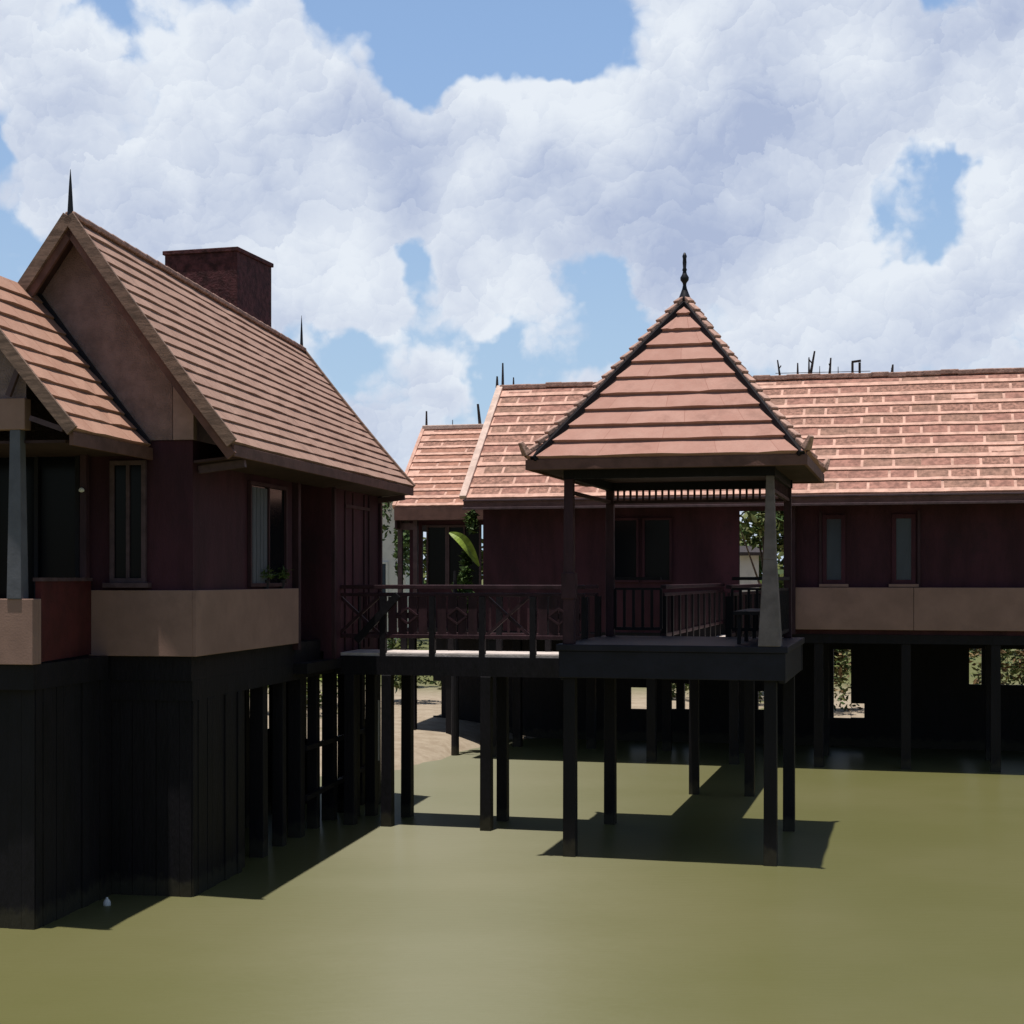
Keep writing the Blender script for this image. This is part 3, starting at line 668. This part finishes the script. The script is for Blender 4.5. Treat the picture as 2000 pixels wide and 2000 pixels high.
mb = MB(); mb.box(wx0 + .15, wx1, wy, wy + .12, 2.7, 3.62); mb.box(wx0 + .15, wx1, wy, wy + .12, 5.06, ez - .1); 
mb.box(wx0 + .15, wx0 + .45, wy + .02, wy + .12, 3.62, 5.06); mb.build('wall', M['maroon'], rw)
mb = MB(); mb.face([(wx0 + .15, wy, ez - .3), (wx0 + .15, ry + 1.8, ez - .3), (wx0 + .15, ry, rz_ - .1)]); mb.build('gable_wall', M['gable'], rw)
for (p0, p1, mull) in ((833, 874, 0), (874, 940, 1)):
    window(rw, wpt(p0, wy), wpt(p1, wy), 3.62, 5.06, wy + .03, pane='glass', fw=.05, mull=mull)
mb = MB(); 
for px in (782, 812): a = wpt(px, wy - .3); mb.box(a - .05, a + .05, wy - .35, wy - .25, 2.7, 5.16)
mb.box(wpt(782, wy - .3), wpt(812, wy - .3), wy - .34, wy - .26, 4.95, 5.1)
mb.build('porch_frame', M['frame'], rw)
mb = MB(); mb.box(wx0 + .1, wx1, ey + .2, ry + 1.8, 2.55, 2.7); mb.build('floor', M['timber'], rw)
for x in (wx0 + .3, wx0 + 1.2, wx1 - .1):
    for y in (ey + .4, ry + 1.5): piling(rw, x, y, -.6, 2.55, .16)

# ------------------------------------------------------------------ left house
H = Frame(-3.80, 18.34, 10.2)
lh = thing('stilt_house', 'dark maroon stilt house at left with steep brown tiled gable roof and boxy chimney', 'house', H, -1.4, 4.0)
RE = .60; RI = -1.42; LE = -3.44; FS = -.34; BS = 8.4; HZ = 5.41; HR = 8.12
mb = MB()
roof_courses(mb, (RE, FS, HZ), (RE + .0, BS, HZ), (RI, FS, HR), (RI - .17, BS + .70, HR - .22), 17, .030, flare=.10, seg=26, wav=.005, seed=1)
roof_courses(mb, (LE, BS, HZ), (LE, FS, HZ), (RI - .17, BS + .70, HR - .22), (RI, FS, HR), 17, .030, flare=.10, seg=20, wav=.005, seed=2)
hroof = mb.build('roof', [M['tileB'], M['soffit']], lh)
mb = MB(); n = 26
for i in range(n):
    a = lerp(Vector((RI, FS, HR)), Vector((RI - .17, BS + .70, HR - .22)), i / n); b = lerp(Vector((RI, FS, HR)), Vector((RI - .17, BS + .70, HR - .22)), (i + 1.06) / n)
    mb.bar(a + Vector((0, 0, .045)), b + Vector((0, 0, .035)), .13, .07)
mb.build('ridge_capping', M['hip'], hroof, bevel=.02)
def barge(mb, e, r, sag, w=.045, h=.15, seg=8, dz=-.02):
    e = Vector(e); r = Vector(r); prev = None
    for i in range(seg + 1):
        t = i / seg; p = lerp(e, r, t); p.z -= sag * 4 * t * (1 - t) * .5 * (1 - .3 * t) - dz
        if prev is not None: mb.bar(prev, p, w, h, up=(0, 0, 1))
        prev = p
mb = MB(); barge(mb, (RE + .02, FS - .03, HZ + .02), (RI, FS - .03, HR + .03), .10, h=.14); barge(mb, (LE - .02, FS - .03, HZ + .02), (RI, FS - .03, HR + .03), .10, h=.14)
mb.build('barge_board', M['barge'], hroof)
mb = MB(); barge(mb, (RE - .0, FS + .02, HZ - .13), (RI, FS + .02, HR - .13), .10, h=.12); barge(mb, (LE, FS + .02, HZ - .13), (RI, FS + .02, HR - .13), .10, h=.12)
mb.build('barge_trim', M['fascia'], hroof)
mb = MB(); barge(mb, (RE, BS + .02, HZ), (RI - .17, BS + .72, HR - .22), .10); barge(mb, (LE, BS + .02, HZ), (RI - .17, BS + .72, HR - .22), .10); mb.build('barge_board', M['barge'], hroof)
for (y, z, h) in ((FS + .02, HR + .06, .52), (BS + .62, HR - .16, .58)):
    mb = MB(); spire(mb, RI - (.17 if y > 1 else 0) + .0, y, z, h, .030 if y < 1 else .026); mb.build('ridge_spire', M['iron'], hroof)
# chimney standing through the left slope
cf = (-.25, 6.6)
mb = MB()
def hl(px, Y):           # local coords of pixel column at world depth Y
    X = (px - 1000) / F * Y; d = Vector((X, Y, 0)) - H.o; c, sn = math.cos(H.a), math.sin(H.a)
    return (d.x * c - d.y * sn, d.x * sn + d.y * c)
ca = hl(463, 25.0); ang = R(5.0)
def cpt(u, v): return (ca[0] + u * math.cos(ang) + v * math.sin(ang), ca[1] - u * math.sin(ang) + v * math.cos(ang))
def cbox(mb, u0, u1, v0, v1, z0, z1):
    q = [cpt(u0, v0), cpt(u1, v0), cpt(u1, v1), cpt(u0, v1)]; mb.hexa([(*p, z0) for p in q] + [(*p, z1) for p in q])
cbox(mb, -1.30, 0, 0, 1.36, 6.6, 9.16)
chim = mb.build('chimney', M['brick'], hroof, bevel=.01)
mb = MB(); cbox(mb, -1.33, .03, -.03, 1.39, 9.16, 9.23); mb.build('chimney_cap', M['brick'], hroof, bevel=.012)
# walls
mb = MB(); GZ = 5.49
def roofz(x): 
    t = (RE - x) / (RE - RI) if x > RI else (x - LE) / (RI - LE)
    return HZ + (HR - HZ) * t - .10 * 4 * t * (1 - t) * .5 * (1 - .3 * t) - .09
pts = [(-2.86, GZ)] + [(-2.84 + (0 + 2.84) * i / 14,) for i in range(15)]
top = [(x[0], roofz(x[0])) for x in pts[1:]]
xsplit = -.27
fr_ = [(x, z) for x, z in top if x <= xsplit] + [(xsplit, roofz(xsplit))]
mb.face([(xsplit, 0, GZ)] + [(x, 0, z) for x, z in reversed(fr_)] + [(-2.84, 0, GZ)][:0] + [(-2.84, 0, GZ)])
mb.face([(-2.84, .10, GZ)] + [(x, .10, z) for x, z in fr_] + [(xsplit, .10, GZ)])
mb.build('gable_wall', M['gable'], lh)
mb = MB(); mb.hexa([(xsplit + .012, -.012, GZ), (0, -.012, GZ), (0, .1, GZ), (xsplit + .012, .1, GZ), (xsplit + .012, -.012, roofz(xsplit) + .0), (0, -.012, roofz(0)), (0, .1, roofz(0)), (xsplit + .012, .1, roofz(xsplit))])
mb.build('gable_corner_panel', M['gable2'], lh)
mb = MB()
mb.box(-2.84, -.02, .02, .14, 3.60, GZ - .004)            # front
mb.box(-.14, -.02, .14, 3.75, 3.60, GZ)                    # right, front part
mb.box(-.62, -.50, 3.75, 5.3, 2.72, GZ)                    # recessed bay
mb.box(-.50, -.14, 3.75, 3.85, 2.72, GZ); mb.box(-.50, -.0, 5.2, 5.3, 2.72, GZ)
mb.box(.0, .12, 5.2, 8.05, 2.60, 5.30)                     # far part
mb.box(-2.84, .0, 7.95, 8.05, 2.60, 5.30); mb.box(-2.84, -2.72, .14, 7.95, 2.9, 5.30)
mb.build('wall', M['maroon'], lh)
mb = MB()
for yy in (5.9, 6.35, 7.0, 7.3): mb.box(.12, .145, yy, yy + .03, 2.7, 5.2)
for yy in (5.22, 7.93): mb.box(.12, .17, yy, yy + .10, 2.6, 5.28)
mb.box(.12, .15, 5.9, 7.3, 4.95, 5.0); mb.build('wall_batten', M['timber_m'], lh)
mb = MB(); mb.box(-1.32, 0.0, -.05, .018, 2.90, 3.69); mb.box(-.018, .0, .02, 3.82, 2.90, 3.69); mb.box(.0, .05, -.05, 3.84, 2.90, 3.69); mb.build('parapet_band', M['band'], lh, bevel=.006)
mb = MB(); mb.box(-.10, .04, 3.86, 3.98, 2.8, 5.25); mb.build('corner_post', M['timber_m'], lh)
window(lh, 1.9, 3.4, 3.72, 5.12, -.018, axis='x', out=1, pane='glass', curtain=True, fw=.05, mull=1, fm='timber_m')
window(lh, -1.06, -.60, 3.78, 5.25, .018, pane='glass', curtain=False, fw=.055, mull=1, sill='frame')
# eave fascia on the right, bracket, soffit
mb = MB(); mb.box(RE - .015, RE + .025, FS + .02, BS, HZ - .15, HZ - .018); mb.build('fascia', M['fascia'], lh, bevel=.004)
mb = MB(); mb.hexa([(0, 0, HZ - .20), (RE - .02, 0, HZ - .14), (RE - .02, BS - .05, HZ - .14), (0, BS - .05, HZ - .20), (0, 0, HZ - .17), (RE - .02, 0, HZ - .11), (RE - .02, BS - .05, HZ - .11), (0, BS - .05, HZ - .17)]); mb.build('soffit', M['soffit'], lh)
for yb in (.18, BS - .45):
    mb = MB(); mb.bar((.0, yb, HZ - .27), (RE - .02, yb, HZ - .20), .07, .09); mb.build('eave_bracket', M['frame'], lh)
# floor, stilts, plank skirt
mb = MB(); mb.box(-2.84, -.05, .05, 8.05, 2.60, 2.895); mb.box(-.05, .16, 3.9, 8.1, 2.45, 2.60); mb.box(-2.84, -.05, .08, 8.0, 2.36, 2.598); mb.build('floor', M['timber'], lh)
rnd = random.Random(11)
for i in range(2, 10):
    y = .35 + i * .83; piling(lh, -.20, y + rnd.uniform(-.06, .06), -1.0, 2.36, .20 if i % 2 else .16)
for i in range(7):
    y = .5 + i * 1.2
    for x in (-1.2, -2.2): piling(lh, x + rnd.uniform(-.15, .15), y + rnd.uniform(-.2, .2), -1.0, 2.36, .17)
for y in (6.6, 7.9): piling(lh, .07, y, -1.0, 2.45, .17)
def plank_skirt(parent, p, q, z0, z1, n, name='plank_skirt', gap=.004):
    mb = MB(); p = Vector(p); q = Vector(q); d = (q - p); nn = Vector((d.y, -d.x, 0)).normalized(); rr = random.Random(3)
    for i in range(n):
        a = lerp(p, q, i / n + gap / 4); b = lerp(p, q, (i + 1) / n - gap / 4); o = nn * rr.uniform(0, .025); t = nn * .03
        mb.hexa([(a.x + o.x, a.y + o.y, z0), (b.x + o.x, b.y + o.y, z0), (b.x + o.x - t.x, b.y + o.y - t.y, z0), (a.x + o.x - t.x, a.y + o.y - t.y, z0),
                 (a.x + o.x, a.y + o.y, z1), (b.x + o.x, b.y + o.y, z1), (b.x + o.x - t.x, b.y + o.y - t.y, z1), (a.x + o.x - t.x, a.y + o.y - t.y, z1)])
    return mb.build(name, M['timber'], parent)
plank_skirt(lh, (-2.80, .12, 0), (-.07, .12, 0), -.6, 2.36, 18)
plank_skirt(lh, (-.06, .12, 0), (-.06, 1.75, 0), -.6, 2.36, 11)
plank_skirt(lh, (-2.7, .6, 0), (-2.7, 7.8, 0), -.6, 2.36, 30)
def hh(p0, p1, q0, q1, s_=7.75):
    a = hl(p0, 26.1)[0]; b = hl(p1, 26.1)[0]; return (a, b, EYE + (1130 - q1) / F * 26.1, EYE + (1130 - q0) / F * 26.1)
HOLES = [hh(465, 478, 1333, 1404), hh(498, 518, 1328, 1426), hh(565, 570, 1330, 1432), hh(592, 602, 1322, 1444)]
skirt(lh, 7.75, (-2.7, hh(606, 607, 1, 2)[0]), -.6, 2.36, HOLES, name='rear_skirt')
mb = MB(); mb.bar((-.1, 4.6, .55), (-.1, 8.0, .62), .07, .07); mb.bar((-.1, 4.6, 1.3), (-.1, 8.0, 1.25), .07, .07); mb.build('cross_brace', M['timber'], lh)

mb = MB(); q = hl(739, 25.6); mb.lathe(q[0], q[1], [(.016, .8), (.016, 1.8)], 8); mb.build('drain_pipe', M['white'], lh)
for k, (y, lab) in enumerate(((2.55, 'small dark flower pot nearer the corner on the beige parapet'), (3.2, 'small dark flower pot at the far end of the beige parapet'))):
    fp = thing('flower_pot', lab, 'flower pot', H, .015, y, 3.69, 'flower pots on the parapet of the left house')
    mb = MB(); mb.lathe(.015, y, [(.032, 3.691), (.045, 3.79), (.05, 3.80), (.05, 3.815), (.04, 3.81)], 12); mb.build('pot', M['slab'], fp)
    mb = MB(); rr = random.Random(50 + k)
    for _ in range(110):
        p = Vector((.015 + rr.gauss(0, .05), y + rr.gauss(0, .13), 3.84 + abs(rr.gauss(0, .06)))); a = Vector((rr.gauss(0, 1), rr.gauss(0, 1), rr.gauss(0, .5))).normalized() * .045; b_ = a.cross(Vector((rr.gauss(0, 1), .3, 1))).normalized() * .014
        mb.face([p - a, p + b_, p + a, p - b_])
    mb.build('foliage', M['leaf'], fp)

# porch wing at the far left
pw = thing('porch_wing', 'open porch wing at the left edge with orange tiles, pale post and beige parapet', 'house', H, -2.4, -1.0)
mb = MB(); AR = -2.07; AZ = 7.36
roof_courses(mb, (-.50, -2.15, HZ), (-.56, -.03, HZ), (AR, -2.15, AZ), (AR, -.03, AZ), 10, .036, flare=.06, seg=8, seed=31)
roof_courses(mb, (-3.64, -.03, HZ), (-3.64, -2.15, HZ), (AR, -.03, AZ), (AR, -2.15, AZ), 10, .036, flare=.06, seg=8, seed=32)
ar = mb.build('roof', [M['tileA'], M['soffit']], pw)
mb = MB(); barge(mb, (-.48, -2.18, HZ + .01), (AR, -2.18, AZ + .02), .06, h=.13); barge(mb, (-3.66, -2.18, HZ + .01), (AR, -2.18, AZ + .02), .06, h=.13); mb.build('barge_board', M['barge'], ar)
mb = MB(); barge(mb, (-.54, -.05, HZ + .06), (AR, -.05, AZ + .08), .06, h=.05, w=.05); mb.build('flashing', M['iron'], ar)
mb = MB(); mb.box(-.535, -.49, -2.14, -.06, HZ - .16, HZ - .02); mb.build('fascia', M['fascia'], pw)
mb = MB(); mb.box(-4.0, -1.12, -2.00, -1.86, 5.44, 5.78); mb.build('lintel', M['band'], pw, bevel=.008)
mb = MB(); 
def rza(x): return HZ + (AZ - HZ) * (-.5 - x) / (1.57) - .14
mb.face([(-3.1, -1.93, 5.78), (-1.14, -1.93, 5.78), (-1.14, -1.93, rza(-1.14)), (AR, -1.93, AZ - .15), (-3.1, -1.93, 5.9)]); mb.build('gable_panel', M['gable'], pw)
for pq in (((-1.30, -2.02, 5.80), (-1.17, -2.02, 6.12)), ((-1.0, -2.1, 5.55), (-.62, -2.1, 5.42))):
    mb = MB(); mb.bar(*pq, .05, .055); mb.build('eave_bracket', M['frame'], pw)
mb = MB(); mb.box(-4.0, -1.03, -2.0, -1.86, 2.90, 3.61); mb.box(-1.17, -1.03, -1.86, -1.80, 2.90, 3.61); mb.build('parapet_band', M['band'], pw, bevel=.006)
mb = MB(); mb.hexa([(-1.10, -1.80, 2.92), (-1.03, -1.80, 2.92), (-1.28, -.06, 2.92), (-1.36, -.06, 2.92), (-1.10, -1.80, 3.80), (-1.03, -1.80, 3.80), (-1.28, -.06, 3.80), (-1.36, -.06, 3.80)])
mb.build('side_panel', M['maroon_red'], pw)
mb = MB(); mb.hexa([(-1.12, -1.82, 3.80), (-1.01, -1.82, 3.80), (-1.26, -.06, 3.80), (-1.38, -.06, 3.80), (-1.12, -1.82, 3.84), (-1.01, -1.82, 3.84), (-1.26, -.06, 3.84), (-1.38, -.06, 3.84)])
mb.build('rail_cap', M['frame'], pw)
for x in (-1.24, -2.9):
    mb = MB(); mb.taper(x, -1.93, 3.61, 5.44, .17, .12); mb.build('post', M['post_pale'], pw, bevel=.006, label='pale grey tapered post')
mb = MB(); mb.taper(-1.24, -.32, 3.84, 5.3, .085, .08); mb.build('post', M['timber_m'], pw)
mb = MB(); mb.lathe(-1.24, -.40, [(.010, 4.85), (.030, 4.86), (.034, 4.88), (.02, 4.90), (.008, 4.905)], 10); mb.build('wall_lamp', M['white'], pw)
mb = MB(); mb.box(-4.0, -1.36, -.10, -.07, 2.95, 5.42); mb.build('glass_door', M['glass'], pw)
mb = MB()
for x in (-1.42, -1.95, -2.5): mb.box(x - .025, x + .025, -.15, -.102, 2.95, 5.42)
mb.build('door_frame', M['timber'], pw)
mb = MB(); mb.box(-4.0, -1.06, -1.92, -.06, 2.62, 2.898); mb.build('floor', M['timber'], pw)
mb = MB(); mb.box(-4.0, -.70, -1.9, -.05, 5.30, 5.33); mb.build('ceiling', M['soffit'], pw)
for x in (-1.15, -2.0, -3.0):
    for y in (-1.6, -.4): piling(pw, x - .15, y, -1.0, 2.62, .18)
plank_skirt(pw, (-3.9, -1.80, 0), (-1.10, -1.80, 0), -.6, 2.62, 18)
plank_skirt(pw, (-1.10, -1.80, 0), (-1.10, .08, 0), -.6, 2.62, 12)

# ------------------------------------------------------------------ vegetation
def leafcloud(mb, c, rad, n, size, rnd, mis=(0,), flat=.5):
    c = Vector(c)
    blobs = [(Vector((rnd.gauss(0, .45), rnd.gauss(0, .45), rnd.gauss(0, .40))), rnd.uniform(.28, .5)) for _ in range(max(5, n // 90))]
    for _ in range(n):
        b, br = rnd.choice(blobs); d = Vector((rnd.gauss(0, 1), rnd.gauss(0, 1), rnd.gauss(0, 1))).normalized() * br * rnd.uniform(.55, 1.05)
        p = b + d; p = c + Vector((p.x * rad[0], p.y * rad[1], p.z * rad[2]))
        s = size * rnd.uniform(.6, 1.4); a = Vector((rnd.gauss(0, 1), rnd.gauss(0, 1), rnd.gauss(0, .6))).normalized(); u = Vector((rnd.gauss(0, 1), rnd.gauss(0, 1), rnd.gauss(0, 1)))
        v = a.cross(u).normalized(); t = a * s; w = v * s * .38
        mb.face([p - t, p + w - t * .1, p + t, p - w - t * .1], rnd.choice(mis))
WF = Frame(0, 0, 0)
def tree(name, label, cat, x, y, h, rad, n, size, mats, seed, group=None, trunk=.1):
    rnd = random.Random(seed); z = ground_z(x, y); t = thing(name, label, cat, WF, x, y, z, group)
    if trunk:
        mb = MB(); top = Vector((x + rnd.uniform(-.3, .3), y, z + h - rad[2] * .6)); p = Vector((x, y, z - .2)); mb.bar(p, lerp(p, top, .55), trunk * 2, w2=trunk * 1.3); 
        m_ = lerp(p, top, .55); mb.bar(m_, top, trunk * 1.3, w2=trunk * .5)
        for k in range(5):
            a = k * 1.26 + rnd.random(); mb.bar(lerp(p, top, rnd.uniform(.5, .8)), top + Vector((math.cos(a) * rad[0] * .6, math.sin(a) * rad[1] * .6, rnd.uniform(-.2, .5) * rad[2])), trunk * .6, w2=trunk * .2)
        mb.build('trunk', M['bark'], t)
    mb = MB(); leafcloud(mb, (x, y, z + h - rad[2] * .8), rad, n, size, rnd, tuple(range(len(mats))))
    mb.build('crown' if trunk else 'foliage', mats, t)
    return t
GT = 'trees beyond the buildings'; GS = 'shrubs on the bank'
def wx(px, y): return (px - 1000) / F * y
tree('broadleaf_tree', 'leafy green tree seen through the doorway at the right of the pavilion', 'tree', wx(1505, 44), 44, 5.7, (1.3, 1.2, .75), 1700, .16, [M['leaf'], M['leaf2']], 1, GT)
tree('broadleaf_tree', 'dark tree whose tip shows over the left house eave beside the rear wing', 'tree', wx(797, 46), 46, 6.75, (.42, .5, 1.7), 900, .13, [M['leaf']], 2, GT)
tree('shrub', 'bushy dark green shrub seen under the left end of the footbridge', 'shrub', wx(655, 40), 40, 1.6, (1.1, .8, .9), 1500, .09, [M['leaf'], M['leaf2']], 3, GS, 0)
tree('shrub', 'bright green shrub seen under the footbridge beside its third stilt', 'shrub', wx(795, 41), 41, 1.7, (.9, .8, .85), 1300, .09, [M['leaf2'], M['leaf']], 4, GS, 0)
tree('shrub', 'yellow green shrub seen between the stilts of the left house', 'shrub', wx(500, 38), 38, 1.8, (1.6, .8, .95), 1800, .09, [M['leaf2'], M['leafb']], 5, GS, 0)
tree('shrub', 'low green shrub in the gap below the pavilion deck', 'shrub', wx(1335, 43), 43, 1.2, (.75, .7, .65), 1000, .08, [M['leaf2'], M['leaf']], 6, GS, 0)
tree('shrub', 'brown and green shrub in the gap under the long building right of the pavilion', 'shrub', wx(1625, 40.5), 40.5, 2.7, (1.0, .7, 1.5), 2600, .09, [M['leafdry'], M['leaf'], M['leaf2']], 7, GS, 0)
tree('shrub', 'dry yellowish shrub in the gap under the long building at the right edge', 'shrub', wx(1965, 42), 42, 2.3, (1.7, .8, 1.2), 2600, .09, [M['leafdry'], M['leaf2'], M['leaf']], 8, GS, 0)
tree('shrub', 'small green shrub in the narrow gap beside the pavilion rear stilt', 'shrub', wx(1474, 42), 42, 1.4, (.5, .5, .7), 800, .08, [M['leaf2'], M['leaf']], 9, GS, 0)
rnd = random.Random(77)
KIND = ('tall dark tree', 'rounded green tree', 'spreading olive green tree', 'bushy tree')
for i in range(12):
    px = -150 + i * 210; y = 75 + rnd.uniform(-8, 14)
    tree('broadleaf_tree', '', 'tree', wx(px, y), y, rnd.uniform(4.2, 5.6), (3.8, 3, 1.9), 1500, .34, [M['leaf'], M['leaf2']], 100 + i, GT, .16)['label'] = 'low broad green tree in the far row hidden behind the buildings'
# banana plant beside the rear wing
bp_ = thing('banana_plant', 'banana plant with a bright green arching leaf in front of the rear wing windows', 'plant', WF, wx(893, 33.3), 33.3, ground_z(wx(893, 33.3), 33.3))
bx0, by0 = wx(889, 33.3), 33.3
mb = MB(); mb.lathe(bx0, by0, [(.09, ground_z(bx0, by0) - .8), (.08, 1.5), (.06, 3.2), (.03, 4.0)], 10); mb.build('stem', M['timber'], bp_)
def bleaf(ang, ln, rise, droop, wd, z=4.25, label=None):
    mb = MB(); n = 12; pr = None; d = Vector((math.cos(ang), math.sin(ang), 0)); sd = Vector((-d.y, d.x, 0))
    for i in range(n + 1):
        t = i / n; c = Vector((bx0, by0, z)) + d * ln * t + Vector((0, 0, rise * t - droop * t * t)); w = wd * math.sin(math.pi * min(1, t * .93 + .06)) ** .6
        row = (c + sd * w - Vector((0, 0, w * .35)), c, c - sd * w - Vector((0, 0, w * .35)))
        if pr: mb.face([pr[0], pr[1], row[1], row[0]]); mb.face([pr[1], pr[2], row[2], row[1]])
        pr = row
    mb.build('leaf', M['leafb'], bp_, label=label)
mb = MB(); Yb = 33.2; n = 12; pr = None
def bp3(px, py, dy=0): return Vector((wx(px, Yb + dy), Yb + dy, EYE + (1130 - py) / F * (Yb + dy)))
for i in range(n + 1):
    t = i / n; c = bp3(878 + 58 * t, 1040 + 66 * t - 14 * math.sin(math.pi * t), -.10 * math.sin(math.pi * t)); w = .125 * max(.02, math.sin(math.pi * (t * .96 + .02))) ** .7
    nn_ = Vector((.70, -.25, .66)); row = (c + nn_ * w, c, c - Vector((.70, .35, .60)) * w)
    if pr: mb.face([pr[0], pr[1], row[1], row[0]]); mb.face([pr[1], pr[2], row[2], row[1]])
    pr = row
mb.build('leaf', M['leafb'], bp_, label='bright green drooping leaf')
mb = MB(); leafcloud(mb, (wx(905, 33.6), 33.6, 3.95), (.36, .22, .75), 420, .11, random.Random(8), (0,)); mb.build('lower_leaves', M['leaf'], bp_)

# far white house glimpsed between the left house and the rear wing
fh = thing('white_house', 'white walled house glimpsed between the left house and the rear wing', 'house', WF, -4.2, 52, ground_z(-4.2, 52))
mb = MB(); mb.box(-7.5, -3.6, 52, 56, .3, 6.6); mb.build('wall', M['white'], fh)
mb = MB(); mb.hexa([(-8, 51.4, 6.6), (-3.2, 51.4, 6.6), (-3.2, 56.6, 6.6), (-8, 56.6, 6.6), (-7.5, 53.9, 6.9), (-3.7, 53.9, 6.9), (-3.7, 54.1, 6.9), (-7.5, 54.1, 6.9)]); mb.build('roof', M['hip'], fh)
for (a, b, c, d) in ((-4.9, -4.2, 2.6, 4.4),):
    window(fh, a, b, c, d, 51.99, pane='glassb', fw=.07, fm='white')
# white plastered shed glimpsed through the long building's passage
sh = thing('white_shed', 'small white shed glimpsed through the passage right of the pavilion', 'shed', WF, wx(1468, 48), 48, ground_z(8, 48))
a, b = wx(1440, 48), wx(1482, 48); mb = MB(); mb.box(a, b, 48, 50, .4, 4.55); mb.build('wall', M['white'], sh)
mb = MB(); mb.hexa([(a - .2, 47.7, 4.55), (b + .2, 47.7, 4.55), (b + .2, 50.3, 4.55), (a - .2, 50.3, 4.55), (a - .2, 47.7, 4.65), (b + .2, 47.7, 4.65), (b + .2, 50.3, 4.9), (a - .2, 50.3, 4.9)]); mb.build('roof', M['rebar'], sh)

# small things
mb = MB(); X_ = wx(209, 18.0); Y_ = 18.0  # white solid added to stand in for a bright spot on the water
mb.lathe(X_, Y_, [(.02, -.05), (.042, -.03), (.045, .03), (.034, .06), (.016, .075), (.016, .09), (.010, .095)], 12); o = mb.build('bright_spot', M['white']); tagk(o, None, 'small white shape added for a bright spot on the water by the left house', 'bright_spot')
for p in o.data.polygons: p.use_smooth = True
